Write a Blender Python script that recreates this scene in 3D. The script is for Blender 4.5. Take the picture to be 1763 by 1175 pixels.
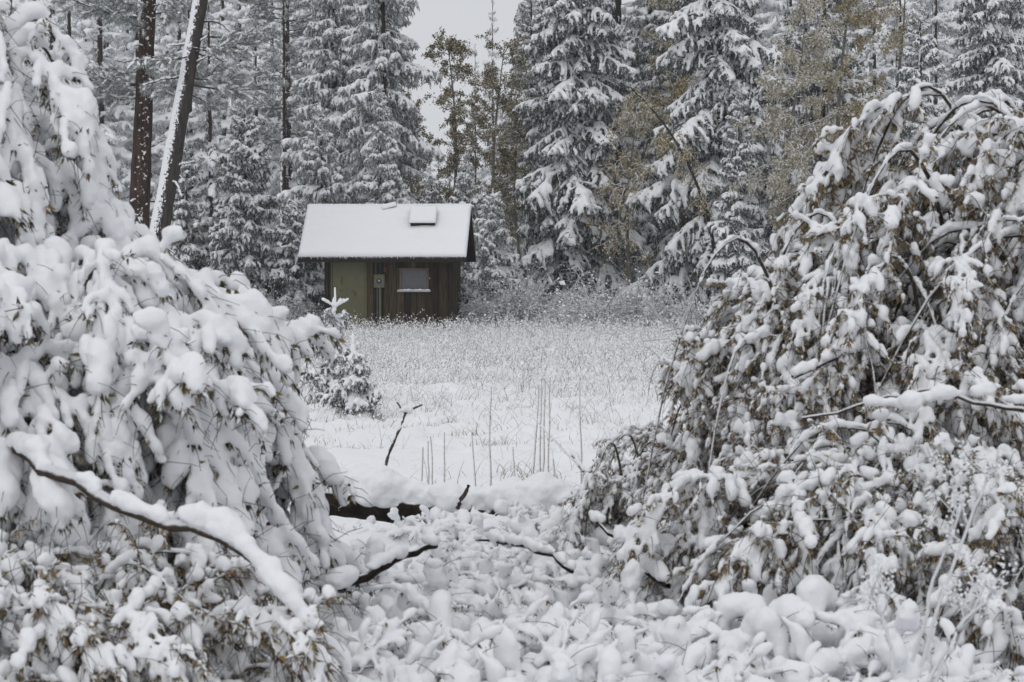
import bpy, math, random
import numpy as np
from mathutils import Vector, Matrix

sc = bpy.context.scene
for _o in list(bpy.data.objects):
    bpy.data.objects.remove(_o)
col = sc.collection
R = math.radians
rng = np.random.default_rng(7)
HAZE = 0.0004

# ------------------------------------------------------------------ camera
F, CX, CY, HOR, CAMZ = 3427.0, 881.5, 587.5, 445.0, 1.70
PITCH = math.atan((CY - HOR) / F)
cam_d = bpy.data.cameras.new('camera')
cam = bpy.data.objects.new('camera', cam_d)
col.objects.link(cam)
cam.location = (0, 0, CAMZ)
cam.rotation_euler = (math.pi / 2 - PITCH, 0, 0)
cam_d.sensor_width = 36
cam_d.lens = F / 1763 * 36
cam_d.clip_start = 0.1
cam_d.clip_end = 2000
cam_d.dof.use_dof = True
cam_d.dof.focus_distance = 50
cam_d.dof.aperture_fstop = 10.0
sc.camera = cam

# ------------------------------------------------------------------ overcast sky and soft sun
SUN_EL, SUN_AZ = R(52), R(200)
w = bpy.data.worlds.new('World')
sc.world = w
w.use_nodes = True
wn, wl = w.node_tree.nodes, w.node_tree.links
wn.clear()
sky = wn.new('ShaderNodeTexSky')
sky.sky_type = 'NISHITA'
sky.sun_disc = False
sky.sun_elevation = SUN_EL
sky.sun_rotation = SUN_AZ
sky.dust_density = 4
hs = wn.new('ShaderNodeHueSaturation')
hs.inputs['Saturation'].default_value = 0.12
wl.new(sky.outputs[0], hs.inputs['Color'])
mxw = wn.new('ShaderNodeMix')
mxw.data_type = 'RGBA'
mxw.inputs[0].default_value = 0.90          # the cloud layer hides nearly all of the clear sky
mxw.inputs[7].default_value = (5.75, 5.90, 6.20, 1)
wl.new(hs.outputs[0], mxw.inputs[6])
bg = wn.new('ShaderNodeBackground')
bg.inputs[1].default_value = 0.115
wl.new(mxw.outputs[2], bg.inputs[0])
wo = wn.new('ShaderNodeOutputWorld')
wl.new(bg.outputs[0], wo.inputs[0])

sun_d = bpy.data.lights.new('sun', 'SUN')
sun_d.energy = 0.6
sun_d.angle = R(60)
sun_d.color = (1.0, 0.985, 0.96)
sun = bpy.data.objects.new('sun', sun_d)
col.objects.link(sun)
_sd = Vector((math.sin(SUN_AZ) * math.cos(SUN_EL), math.cos(SUN_AZ) * math.cos(SUN_EL), math.sin(SUN_EL)))
sun.rotation_euler = _sd.to_track_quat('Z', 'Y').to_euler()
sun.location = (0, -20, 40)

vs = sc.view_settings
vs.view_transform = 'Standard'
vs.look = 'None'
vs.exposure = 0.0
vs.gamma = 1.0
vs.use_curve_mapping = False
sc.cycles.max_bounces = 7
sc.cycles.diffuse_bounces = 5
sc.cycles.glossy_bounces = 2
sc.cycles.transmission_bounces = 3
sc.cycles.volume_bounces = 2
sc.cycles.caustics_reflective = False
sc.cycles.caustics_refractive = False
sc.cycles.use_denoising = True
sc.cycles.denoiser = 'OPENIMAGEDENOISE'


# ------------------------------------------------------------------ helpers
def at(x, y, Y):
    """point on the ray of photo pixel (x, y) at world depth Y"""
    rx, uy = (x - CX) / F, (CY - y) / F
    d = np.array([rx, uy * math.sin(PITCH) + math.cos(PITCH), uy * math.cos(PITCH) - math.sin(PITCH)])
    return np.array([0, 0, CAMZ]) + d * (Y / d[1])


def hash2(ix, iy, s):
    h = (ix.astype(np.int64) * 374761393 + iy.astype(np.int64) * 668265263 + s * 974634581) & 0x7fffffff
    h = ((h ^ (h >> 13)) * 1274126177) & 0x7fffffff
    return ((h ^ (h >> 16)) & 0xffff) / 65535.0


def vnoise(x, y, s=0):
    x, y = np.asarray(x, float), np.asarray(y, float)
    ix, iy = np.floor(x), np.floor(y)
    fx, fy = x - ix, y - iy
    fx, fy = fx * fx * (3 - 2 * fx), fy * fy * (3 - 2 * fy)
    a, b = hash2(ix, iy, s), hash2(ix + 1, iy, s)
    c, d = hash2(ix, iy + 1, s), hash2(ix + 1, iy + 1, s)
    return (a * (1 - fx) + b * fx) * (1 - fy) + (c * (1 - fx) + d * fx) * fy - 0.5


def sstep(a, b, x):
    t = np.clip((np.asarray(x, float) - a) / (b - a), 0, 1)
    return t * t * (3 - 2 * t)


def gz(x, y):
    x, y = np.asarray(x, float), np.asarray(y, float)
    z = -0.36 * sstep(15, 53, y) + 0.10 * vnoise(x / 2.6, y / 3.5, 1) * sstep(5, 12, y)
    z = z + 0.30 * vnoise(x / 9, y / 12, 4) * sstep(60, 90, y) * 3
    return z


def norm(v):
    return v / np.maximum(np.linalg.norm(v, axis=-1, keepdims=True), 1e-9)


class Geo:
    """vertex and face arrays, quads and triangles kept apart"""
    def __init__(s):
        s.v, s.q, s.t, s.qm, s.tm, s.n = [], [], [], [], [], 0

    def add(s, v, q=None, t=None, m=0):
        v = np.asarray(v, np.float32).reshape(-1, 3)
        if q is not None and len(q):
            s.q.append(np.asarray(q, np.int64).reshape(-1, 4) + s.n)
            s.qm.append(np.full(len(s.q[-1]), m, np.int32))
        if t is not None and len(t):
            s.t.append(np.asarray(t, np.int64).reshape(-1, 3) + s.n)
            s.tm.append(np.full(len(s.t[-1]), m, np.int32))
        s.v.append(v)
        s.n += len(v)
        return s

    def mesh(s, name, mats, smooth=True):
        me = bpy.data.meshes.new(name)
        v = np.concatenate(s.v) if s.v else np.zeros((0, 3), np.float32)
        q = np.concatenate(s.q) if s.q else np.zeros((0, 4), np.int64)
        t = np.concatenate(s.t) if s.t else np.zeros((0, 3), np.int64)
        mi = np.concatenate(s.qm + s.tm) if (s.qm or s.tm) else np.zeros(0, np.int32)
        me.vertices.add(len(v))
        me.vertices.foreach_set('co', v.ravel())
        lv = np.concatenate([q.ravel(), t.ravel()]).astype(np.int32)
        me.loops.add(len(lv))
        me.loops.foreach_set('vertex_index', lv)
        nq, nt = len(q), len(t)
        st = np.concatenate([np.arange(nq) * 4, nq * 4 + np.arange(nt) * 3]).astype(np.int32)
        me.polygons.add(nq + nt)
        me.polygons.foreach_set('loop_start', st)
        me.polygons.foreach_set('material_index', mi)
        me.polygons.foreach_set('use_smooth', np.full(nq + nt, smooth, bool))
        for m in (mats if isinstance(mats, (list, tuple)) else [mats]):
            me.materials.append(m)
        me.update(calc_edges=True)
        return me


def link(name, me, parent=None, kind=None):
    o = bpy.data.objects.new(name, me)
    col.objects.link(o)
    if parent is not None:
        o.parent = parent
    if kind:
        o['kind'] = kind
    return o


def thing(name, label, cat, loc=(0, 0, 0), rz=0.0, group=None):
    o = bpy.data.objects.new(name, None)
    col.objects.link(o)
    o.empty_display_size = 0.2
    o.location = tuple(float(c) for c in loc)
    o.rotation_euler = (0, 0, rz)
    return tag(o, label, cat, group)


def tag(o, label, cat, group=None):
    o['label'] = label
    o['category'] = cat
    if group:
        o['group'] = group
    return o


def tubes(P, rad, sides=4, cap=False):
    """P (B,n,3) polylines, rad (B,n) -> verts, quads"""
    P = np.asarray(P, float)
    if P.ndim == 2:
        P = P[None]
    rad = np.asarray(rad, float)
    if rad.ndim == 1:
        rad = np.broadcast_to(rad, P.shape[:2])
    B, n, _ = P.shape
    T = norm(np.gradient(P, axis=1))
    ref = np.where(np.abs(T[..., 2:3]) > 0.9, np.array([1.0, 0, 0]), np.array([0, 0, 1.0]))
    U = norm(np.cross(T, ref))
    W = np.cross(U, T)
    a = np.arange(sides) * 2 * math.pi / sides
    V = P[:, :, None] + rad[:, :, None, None] * (np.cos(a)[None, None, :, None] * U[:, :, None] + np.sin(a)[None, None, :, None] * W[:, :, None])
    idx = np.arange(B * n * sides).reshape(B, n, sides)
    j2 = np.roll(idx, -1, axis=2)
    q = np.stack([idx[:, :-1], j2[:, :-1], j2[:, 1:], idx[:, 1:]], -1).reshape(-1, 4)
    return V.reshape(-1, 3), q


def ico(sub):
    import bmesh
    bm = bmesh.new()
    bmesh.ops.create_icosphere(bm, subdivisions=sub, radius=1)
    v = np.array([x.co[:] for x in bm.verts])
    f = np.array([[x.index for x in fc.verts] for fc in bm.faces])
    bm.free()
    return v, f


ICO1, ICO2 = ico(1), ico(2)
OCT_V = np.array([[1, 0, 0], [-1, 0, 0], [0, 1, 0], [0, -1, 0], [0, 0, 1], [0, 0, -1]], float)
OCT_F = np.array([[0, 2, 4], [2, 1, 4], [1, 3, 4], [3, 0, 4], [2, 0, 5], [1, 2, 5], [3, 1, 5], [0, 3, 5]])


def blobs(C, rad, T=None, tpl=ICO1):
    """ellipsoids at C (B,3); rad (B,3) along tangent / side / up"""
    C, rad = np.asarray(C, float), np.asarray(rad, float)
    tv, tf = tpl
    B = len(C)
    if T is None:
        T = np.tile([1.0, 0, 0], (B, 1))
    T = norm(np.asarray(T, float))
    ref = np.where(np.abs(T[:, 2:3]) > 0.95, np.array([1.0, 0, 0]), np.array([0, 0, 1.0]))
    U = norm(np.cross(T, ref))
    W = np.cross(U, T)
    V = C[:, None] + tv[None, :, 0:1] * (T * rad[:, 0:1])[:, None] + tv[None, :, 1:2] * (U * rad[:, 1:2])[:, None] + tv[None, :, 2:3] * (W * rad[:, 2:3])[:, None]
    f = (tf[None] + (np.arange(B) * len(tv))[:, None, None]).reshape(-1, 3)
    return V.reshape(-1, 3), f


_clouds = {}


def remesh_many(jobs):
    """jobs: list of (C, rad, T, voxel, smooth_iter, noise_size, noise_strength) -> list of (verts, quads).
    Snow lumps are fused with a voxel remesh so that they melt into each other."""
    tmp = []
    for (C, rad, T, vox, it, ns, nst) in jobs:
        v, t = blobs(C, rad, T)
        me = Geo().add(v, t=t).mesh('snow_lumps', [])
        o = bpy.data.objects.new('snow_lumps', me)
        col.objects.link(o)
        m = o.modifiers.new('r', 'REMESH')
        m.mode = 'VOXEL'
        m.voxel_size = vox
        if it:
            m = o.modifiers.new('s', 'SMOOTH')
            m.factor = 0.5
            m.iterations = it
        if nst:
            if ns not in _clouds:
                tx = bpy.data.textures.new('snow_noise', 'CLOUDS')
                tx.noise_scale = ns
                tx.noise_depth = 2
                _clouds[ns] = tx
            m = o.modifiers.new('d', 'DISPLACE')
            m.texture = _clouds[ns]
            m.texture_coords = 'GLOBAL'
            m.strength = nst
            m.mid_level = 0.5
        tmp.append(o)
    dg = bpy.context.evaluated_depsgraph_get()
    dg.update()
    out = []
    for o in tmp:
        e = o.evaluated_get(dg)
        me = e.to_mesh()
        n = len(me.vertices)
        v = np.empty(n * 3, np.float32)
        me.vertices.foreach_get('co', v)
        lt = np.empty(len(me.polygons), np.int32)
        me.polygons.foreach_get('loop_total', lt)
        lv = np.empty(len(me.loops), np.int32)
        me.loops.foreach_get('vertex_index', lv)
        ls = np.empty(len(me.polygons), np.int32)
        me.polygons.foreach_get('loop_start', ls)
        q = lv[(ls[lt == 4][:, None] + np.arange(4))] if (lt == 4).any() else np.zeros((0, 4), int)
        out.append((v.reshape(-1, 3), q))
        e.to_mesh_clear()
    for o in tmp:
        me = o.data
        bpy.data.objects.remove(o)
        bpy.data.meshes.remove(me)
    return out


# ------------------------------------------------------------------ materials
def mat(name):
    m = bpy.data.materials.new(name)
    m.use_nodes = True
    nt = m.node_tree
    b = nt.nodes['Principled BSDF']
    return m, nt.nodes, nt.links, b


def ramp(n, stops):
    r = n.new('ShaderNodeValToRGB')
    e = r.color_ramp.elements
    while len(e) < len(stops):
        e.new(0.5)
    for el, (p, c) in zip(e, stops):
        el.position = p
        el.color = (*c, 1)
    return r


def noise(n, l, scale, detail=4, coord='Object', rough=0.6):
    tc = n.new('ShaderNodeTexCoord')
    t = n.new('ShaderNodeTexNoise')
    t.inputs['Scale'].default_value = scale
    t.inputs['Detail'].default_value = detail
    t.inputs['Roughness'].default_value = rough
    l.new(tc.outputs[coord], t.inputs['Vector'])
    return t


def bump(n, l, b, h, strength, dist):
    bp = n.new('ShaderNodeBump')
    bp.inputs['Strength'].default_value = strength
    bp.inputs['Distance'].default_value = dist
    l.new(h, bp.inputs['Height'])
    l.new(bp.outputs[0], b.inputs['Normal'])
    return bp


SNOW = (0.86, 0.868, 0.885)


def snow_mat(name, sc1=45, st=0.35, dist=0.01):
    m, n, l, b = mat(name)
    b.inputs['Base Color'].default_value = (*SNOW, 1)
    b.inputs['Roughness'].default_value = 0.75
    b.inputs['Specular IOR Level'].default_value = 0.15
    t = noise(n, l, sc1, 5)
    bump(n, l, b, t.outputs[0], st, dist)
    return m


M_SNOW = snow_mat('snow')
M_SNOWF = snow_mat('snow_ground', 9, 0.5, 0.03)
M_SNOWR = snow_mat('snow_roof', 14, 0.25, 0.01)


def top_snow(n, l, b, base, lo=0.25, hi=0.5, nscale=40, namp=0.5, axis=(0, 0, 1), cover=1.0):
    """snow caught on faces that look along axis, broken up by noise"""
    g = n.new('ShaderNodeNewGeometry')
    d = n.new('ShaderNodeVectorMath')
    d.operation = 'DOT_PRODUCT'
    l.new(g.outputs['Normal'], d.inputs[0])
    d.inputs[1].default_value = axis
    t = noise(n, l, nscale, 4)
    a = n.new('ShaderNodeMath')
    a.operation = 'MULTIPLY_ADD'
    l.new(t.outputs[0], a.inputs[0])
    a.inputs[1].default_value = namp * 2
    a.inputs[2].default_value = -namp
    s = n.new('ShaderNodeMath')
    s.operation = 'ADD'
    l.new(d.outputs['Value'], s.inputs[0])
    l.new(a.outputs[0], s.inputs[1])
    mr = n.new('ShaderNodeMapRange')
    mr.inputs[1].default_value = lo
    mr.inputs[2].default_value = hi
    mr.inputs[4].default_value = cover
    l.new(s.outputs[0], mr.inputs[0])
    mx = n.new('ShaderNodeMix')
    mx.data_type = 'RGBA'
    l.new(mr.outputs[0], mx.inputs[0])
    l.new(base, mx.inputs[6])
    mx.inputs[7].default_value = (*SNOW, 1)
    l.new(mx.outputs[2], b.inputs['Base Color'])
    return mx


def bark_mat(name, c1, c2, scale, zs=0.25, snow=None, bst=0.8, bd=0.02):
    m, n, l, b = mat(name)
    tc = n.new('ShaderNodeTexCoord')
    mp = n.new('ShaderNodeMapping')
    mp.inputs['Scale'].default_value = (1, 1, zs)
    l.new(tc.outputs['Object'], mp.inputs[0])
    t = n.new('ShaderNodeTexNoise')
    t.inputs['Scale'].default_value = scale
    t.inputs['Detail'].default_value = 6
    t.inputs['Roughness'].default_value = 0.7
    l.new(mp.outputs[0], t.inputs['Vector'])
    r = ramp(n, [(0.3, c1), (0.7, c2)])
    l.new(t.outputs[0], r.inputs[0])
    b.inputs['Roughness'].default_value = 0.9
    b.inputs['Specular IOR Level'].default_value = 0.1
    bump(n, l, b, t.outputs[0], bst, bd)
    if snow:
        top_snow(n, l, b, r.outputs[0], **snow)
    else:
        l.new(r.outputs[0], b.inputs['Base Color'])
    return m


M_TWIG = bark_mat('twig_bark', (0.045, 0.035, 0.028), (0.12, 0.095, 0.075), 60, 1, dict(lo=0.05, hi=0.35, nscale=25, namp=0.45))
M_TWIGF = bark_mat('twig_frosted', (0.05, 0.04, 0.035), (0.16, 0.14, 0.12), 30, 1, dict(lo=-0.35, hi=0.25, nscale=12, namp=0.5))
M_STALK = bark_mat('stalk_dry', (0.12, 0.085, 0.05), (0.28, 0.22, 0.15), 40, 1, dict(lo=0.0, hi=0.6, nscale=60, namp=0.8, axis=(-0.6, -0.5, 0.3)))
M_STEMW = bark_mat('stem_rimed', (0.35, 0.33, 0.30), (0.7, 0.7, 0.7), 50, 1, dict(lo=-0.5, hi=0.0, nscale=60, namp=0.5))
M_BARK = bark_mat('bark_spruce', (0.030, 0.024, 0.020), (0.085, 0.068, 0.056), 14, 0.3, dict(lo=0.75, hi=1.0, nscale=9, namp=0.7, axis=(-0.6, -0.7, 0.3)))
M_BARKRED = bark_mat('bark_red_brown', (0.014, 0.010, 0.009), (0.095, 0.060, 0.046), 9, 0.18, dict(lo=0.92, hi=1.05, nscale=9, namp=1.15, axis=(0.25, -0.75, 0.3)), 1.0, 0.05)
M_BARKLEAN = bark_mat('bark_windblown_snow', (0.022, 0.019, 0.018), (0.085, 0.072, 0.066), 9, 0.25, dict(lo=0.30, hi=0.45, nscale=17, namp=1.15, axis=(-0.95, -0.25, 0.3)), 1.0, 0.04)
M_BARKASP = bark_mat('bark_aspen', (0.07, 0.065, 0.055), (0.26, 0.25, 0.22), 12, 0.5, dict(lo=0.2, hi=0.6, nscale=12, namp=0.6))
M_BARKDARK = bark_mat('bark_dead', (0.020, 0.018, 0.017), (0.06, 0.052, 0.047), 10, 0.25, dict(lo=0.95, hi=1.2, nscale=9, namp=0.7, axis=(-0.6, -0.7, 0.3)))
M_STICK = bark_mat('bark_stick', (0.05, 0.04, 0.034), (0.12, 0.10, 0.085), 30, 1, dict(lo=0.8, hi=1.0, nscale=30, namp=0.4))
M_LOG = bark_mat('bark_log', (0.009, 0.007, 0.006), (0.042, 0.033, 0.027), 12, 1, dict(lo=0.75, hi=0.95, nscale=14, namp=0.4), 1.0, 0.03)


def leaf_mat(name, stops, snow_lo=0.15, snow_hi=0.6, namp=0.5, nscale=30, trans=0.25):
    m, n, l, b = mat(name)
    g = n.new('ShaderNodeNewGeometry')
    r = ramp(n, stops)
    l.new(g.outputs['Random Per Island'], r.inputs[0])
    mx = top_snow(n, l, b, r.outputs[0], snow_lo, snow_hi, nscale, namp)
    b.inputs['Roughness'].default_value = 0.8
    b.inputs['Specular IOR Level'].default_value = 0.15
    if trans:
        tr = n.new('ShaderNodeBsdfTranslucent')
        l.new(mx.outputs[2], tr.inputs[0])
        ms = n.new('ShaderNodeMixShader')
        ms.inputs[0].default_value = trans
        l.new(b.outputs[0], ms.inputs[1])
        l.new(tr.outputs[0], ms.inputs[2])
        l.new(ms.outputs[0], n['Material Output'].inputs[0])
    return m


M_NEEDLE = leaf_mat('needles_spruce', [(0.0, (0.022, 0.030, 0.024)), (0.4, (0.055, 0.065, 0.056)), (0.62, (0.17, 0.185, 0.18)), (1.0, (0.52, 0.54, 0.54))], 0.45, 0.9, 0.45, 16, 0)
M_NEEDLEF = leaf_mat('needles_frosted', [(0.0, (0.07, 0.08, 0.07)), (0.35, (0.18, 0.195, 0.185)), (0.7, (0.40, 0.42, 0.41)), (1.0, (0.68, 0.70, 0.70))], 0.35, 0.85, 0.5, 16, 0)
M_LEAFB = leaf_mat('leaves_willow_brown', [(0.0, (0.09, 0.062, 0.036)), (0.35, (0.22, 0.155, 0.090)), (0.6, (0.33, 0.245, 0.145)), (0.85, (0.25, 0.20, 0.085)), (1.0, (0.45, 0.29, 0.11))], 0.35, 0.75, 0.4, 40)
M_LEAFG = leaf_mat('leaves_willow_olive', [(0.0, (0.035, 0.033, 0.020)), (0.4, (0.085, 0.078, 0.042)), (0.7, (0.155, 0.128, 0.062)), (0.93, (0.18, 0.15, 0.06)), (1.0, (0.38, 0.20, 0.04))], 0.35, 0.75, 0.4, 40)
M_LEAFY = leaf_mat('leaves_aspen_gold', [(0.0, (0.18, 0.14, 0.06)), (0.4, (0.34, 0.265, 0.125)), (0.75, (0.50, 0.41, 0.23)), (1.0, (0.70, 0.67, 0.60))], 0.45, 0.9, 0.5, 8)
M_LEAFO = leaf_mat('leaves_aspen_olive', [(0.0, (0.09, 0.075, 0.035)), (0.45, (0.20, 0.16, 0.07)), (0.8, (0.31, 0.25, 0.12)), (1.0, (0.52, 0.49, 0.42))], 0.5, 0.9, 0.5, 8)
M_LEAFP = leaf_mat('leaves_birch_pale', [(0.0, (0.22, 0.19, 0.13)), (0.4, (0.40, 0.36, 0.26)), (0.75, (0.56, 0.52, 0.43)), (1.0, (0.75, 0.74, 0.72))], 0.4, 0.9, 0.5, 8)
M_GRASS = leaf_mat('grass_rimed', [(0.0, (0.12, 0.10, 0.078)), (0.35, (0.25, 0.225, 0.19)), (0.65, (0.45, 0.43, 0.40)), (1.0, (0.76, 0.76, 0.77))], 0.6, 1.1, 0.3, 8, 0.15)
M_BLADE = leaf_mat('grass_blades', [(0.0, (0.12, 0.11, 0.05)), (0.6, (0.26, 0.22, 0.13)), (1.0, (0.5, 0.48, 0.42))], 0.4, 0.9, 0.5, 30, 0.2)


def plain(name, c, rough=0.6, spec=0.3, metal=0, nscale=None, namt=0.2, coord='Object', vary=0.0, stretch=None, bst=0.0):
    m, n, l, b = mat(name)
    b.inputs['Roughness'].default_value = rough
    b.inputs['Specular IOR Level'].default_value = spec
    b.inputs['Metallic'].default_value = metal
    if nscale:
        t = noise(n, l, nscale, 6, coord)
        if stretch:
            mp = n.new('ShaderNodeMapping')
            mp.inputs['Scale'].default_value = stretch
            l.new(t.inputs['Vector'].links[0].from_socket, mp.inputs[0])
            if vary:
                oi = n.new('ShaderNodeObjectInfo')
                cm = n.new('ShaderNodeCombineXYZ')
                mu = n.new('ShaderNodeMath')
                mu.operation = 'MULTIPLY'
                mu.inputs[1].default_value = 57.0
                l.new(oi.outputs['Random'], mu.inputs[0])
                l.new(mu.outputs[0], cm.inputs[0])
                l.new(mu.outputs[0], cm.inputs[2])
                l.new(cm.outputs[0], mp.inputs['Location'])
            l.new(mp.outputs[0], t.inputs['Vector'])
        lo = tuple(x * (1 - namt) for x in c)
        hi = tuple(x * (1 + namt) for x in c)
        r = ramp(n, [(0.3, lo), (0.7, hi)])
        l.new(t.outputs[0], r.inputs[0])
        out = r.outputs[0]
        if vary:
            oi = n.new('ShaderNodeObjectInfo')
            mr = n.new('ShaderNodeMapRange')
            mr.inputs[3].default_value = 1 - vary
            mr.inputs[4].default_value = 1 + vary
            l.new(oi.outputs['Random'], mr.inputs[0])
            h = n.new('ShaderNodeHueSaturation')
            l.new(mr.outputs[0], h.inputs['Value'])
            l.new(out, h.inputs['Color'])
            out = h.outputs[0]
        l.new(out, b.inputs['Base Color'])
        if bst:
            bump(n, l, b, t.outputs[0], bst, 0.01)
    else:
        b.inputs['Base Color'].default_value = (*c, 1)
    return m


M_BOARD = plain('wood_weathered', (0.046, 0.035, 0.022), 0.9, 0.1, 0, 9, 0.65, 'Object', 0.6, (3.5, 3.5, 0.22), 0.5)
M_TRIMW = plain('wood_dark_trim', (0.026, 0.021, 0.017), 0.9, 0.1, 0, 9, 0.5, 'Object', 0.3, (3, 3, 0.3), 0.4)
M_OLIVE = plain('paint_olive', (0.106, 0.104, 0.056), 0.55, 0.3, 0, 3.0, 0.13)
M_RUST = plain('rust_stain', (0.11, 0.085, 0.045), 0.8, 0.1, 0, 12, 0.3)
M_DARK = plain('dark_gap', (0.012, 0.011, 0.010), 0.9, 0.1)
M_METER = plain('meter_glass', (0.03, 0.035, 0.04), 0.12, 0.6)
M_STEEL = plain('steel_grey', (0.22, 0.22, 0.23), 0.5, 0.4, 0.4, 20, 0.2)
M_PANE = plain('pane_dusty', (0.085, 0.085, 0.095), 0.35, 0.5, 0, 8, 0.18)
M_FRAME = plain('window_frame_wood', (0.13, 0.095, 0.075), 0.8, 0.2, 0, 10, 0.3)
M_SILL = plain('window_sill_grey', (0.40, 0.40, 0.42), 0.7, 0.2, 0, 12, 0.2)
M_ORANGE = plain('bracket_orange', (0.34, 0.10, 0.03), 0.6, 0.3)
M_PIPE = plain('pipe_slate', (0.055, 0.06, 0.07), 0.5, 0.4)


def box(x0, x1, y0, y1, z0, z1, bev=0.0):
    """box arrays; bev chamfers the vertical and horizontal edges of the front face"""
    if bev <= 0:
        v = [(x, y, z) for x in (x0, x1) for y in (y0, y1) for z in (z0, z1)]
        q = [(0, 1, 3, 2), (4, 6, 7, 5), (0, 4, 5, 1), (2, 3, 7, 6), (0, 2, 6, 4), (1, 5, 7, 3)]
        return v, q
    v = [(x0, y1, z0), (x1, y1, z0), (x1, y1, z1), (x0, y1, z1),
         (x0, y0 + bev, z0), (x1, y0 + bev, z0), (x1, y0 + bev, z1), (x0, y0 + bev, z1),
         (x0 + bev, y0, z0 + bev), (x1 - bev, y0, z0 + bev), (x1 - bev, y0, z1 - bev), (x0 + bev, y0, z1 - bev)]
    q = [(0, 3, 2, 1), (0, 1, 5, 4), (1, 2, 6, 5), (2, 3, 7, 6), (3, 0, 4, 7), (4, 5, 9, 8), (5, 6, 10, 9), (6, 7, 11, 10), (7, 4, 8, 11), (8, 9, 10, 11)]
    return v, q


def bobj(name, m, parent, *b, bev=0.0):
    v, q = box(*b, bev=bev)
    return link(name, Geo().add(v, q).mesh(name, m, smooth=False), parent)


# ------------------------------------------------------------------ ground
def build_ground():
    ys = [-25.0, -12, -6, -2, 0, 1.5, 3]
    y = 4.0
    while y < 64:
        ys.append(y)
        y *= 1.0045 if 9.5 < y < 28 else 1.010
    while y < 380:
        ys.append(y)
        y *= 1.09
    ys = np.array(ys)
    nx = 230
    u = np.linspace(-1, 1, nx)
    u = np.sign(u) * (0.55 * np.abs(u) + 0.45 * np.abs(u) ** 3)
    hw = np.where(ys < 62, np.maximum(9, 0.34 * ys + 5), 30 + (ys - 62) * 1.2)
    X = u[None] * hw[:, None]
    Y = np.repeat(ys[:, None], nx, 1)
    Z = gz(X, Y)
    near = sstep(5, 9, Y) * (1 - sstep(58, 70, Y))
    mid = sstep(11, 15, Y) * (1 - sstep(24, 32, Y))
    low = sstep(-0.25, 0.25, vnoise(X / 1.7, Y / 2.2, 11))
    Z = Z + near * (0.10 * vnoise(X / 0.45, Y / 0.6, 2) + 0.10 * vnoise(X / 0.16, Y / 0.24, 3) * (0.35 + 0.9 * low) + 0.045 * vnoise(X / 0.08, Y / 0.16, 8) * low)
    # small pits where stems poke through
    pit = np.clip(vnoise(X / 0.21, Y / 0.33, 5) - 0.18, 0, 1) * 0.8 * near * low
    Z = Z - pit - 0.05 * mid * vnoise(X / 1.1, Y / 1.5, 6)
    fg = (1 - sstep(10.6, 12.2, Y)) * sstep(3.5, 5, Y)
    Z = Z + fg * (0.08 + 0.34 * vnoise(X / 0.42, Y / 0.5, 31) + 0.14 * vnoise(X / 0.15, Y / 0.18, 32))
    # hummock of snow in the meadow
    Z = Z + 0.16 * np.exp(-(((X - at(790, 650, 25.5)[0]) / 0.45) ** 2 + ((Y - 25.5) / 0.5) ** 2))
    V = np.stack([X, Y, Z], -1).reshape(-1, 3)
    n = len(ys)
    i = np.arange(n * nx).reshape(n, nx)
    q = np.stack([i[:-1, :-1], i[:-1, 1:], i[1:, 1:], i[1:, :-1]], -1).reshape(-1, 4)
    o = link('snow_ground', Geo().add(V, q).mesh('snow_ground', M_SNOWF), None, 'structure')
    o['label'] = 'snow covered meadow and forest floor'
    return o


build_ground()


# ------------------------------------------------------------------ the shed
def slab(name, p00, p10, p01, p11, nrm, thick, parent, m, nu=90, nv=34, seed=3, base=0.0, edge=0.03, amp=0.012, over=(0, 0)):
    """snow blanket on a sloping quad; rounded at the rims"""
    u, v = np.meshgrid(np.linspace(0, 1, nu), np.linspace(0, 1, nv))
    p00, p10, p01, p11, nrm = map(np.array, (p00, p10, p01, p11, nrm))
    P = ((1 - u) * (1 - v))[..., None] * p00 + (u * (1 - v))[..., None] * p10 + ((1 - u) * v)[..., None] * p01 + (u * v)[..., None] * p11
    W, H = np.linalg.norm(p10 - p00), np.linalg.norm(p01 - p00)
    dist = np.minimum(np.minimum(u * W, (1 - u) * W), np.minimum(v * H, (1 - v) * H + (0.5 if over[1] else 0)))
    e = np.sqrt(np.clip(dist / edge, 0, 1) * (2 - np.clip(dist / edge, 0, 1)))
    t = base + thick * (0.25 + 0.75 * e) + amp * e * (vnoise(u * W / 0.5, v * H / 0.3, seed) + 0.5 * vnoise(u * W / 0.13, v * H / 0.09, seed + 1) + vnoise(u * 0 + 1, v * H / 0.11, seed + 2) * 1.1)
    T = P + t[..., None] * nrm
    wob = 0.022 * vnoise(u * W / 0.09, v * 0, seed + 5) + 0.03 * vnoise(u * W / 0.5, v * 0, seed + 6)
    T[0] += (norm(p00 - p01) * (0.015 + wob[0][:, None]))
    n0 = nu * nv
    Bt = P + base * nrm
    idx = np.arange(n0).reshape(nv, nu)
    q = [np.stack([idx[:-1, :-1], idx[:-1, 1:], idx[1:, 1:], idx[1:, :-1]], -1).reshape(-1, 4)]
    rim = np.concatenate([idx[0], idx[1:, -1], idx[-1, ::-1][1:], idx[::-1, 0][1:]])
    bi = n0 + np.arange(len(rim))
    q.append(np.stack([rim[:-1], bi[:-1], bi[1:], rim[1:]], -1))
    V = np.concatenate([T.reshape(-1, 3), Bt.reshape(-1, 3)[rim]])
    return link(name, Geo().add(V, np.concatenate(q)).mesh(name, m), parent)


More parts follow.
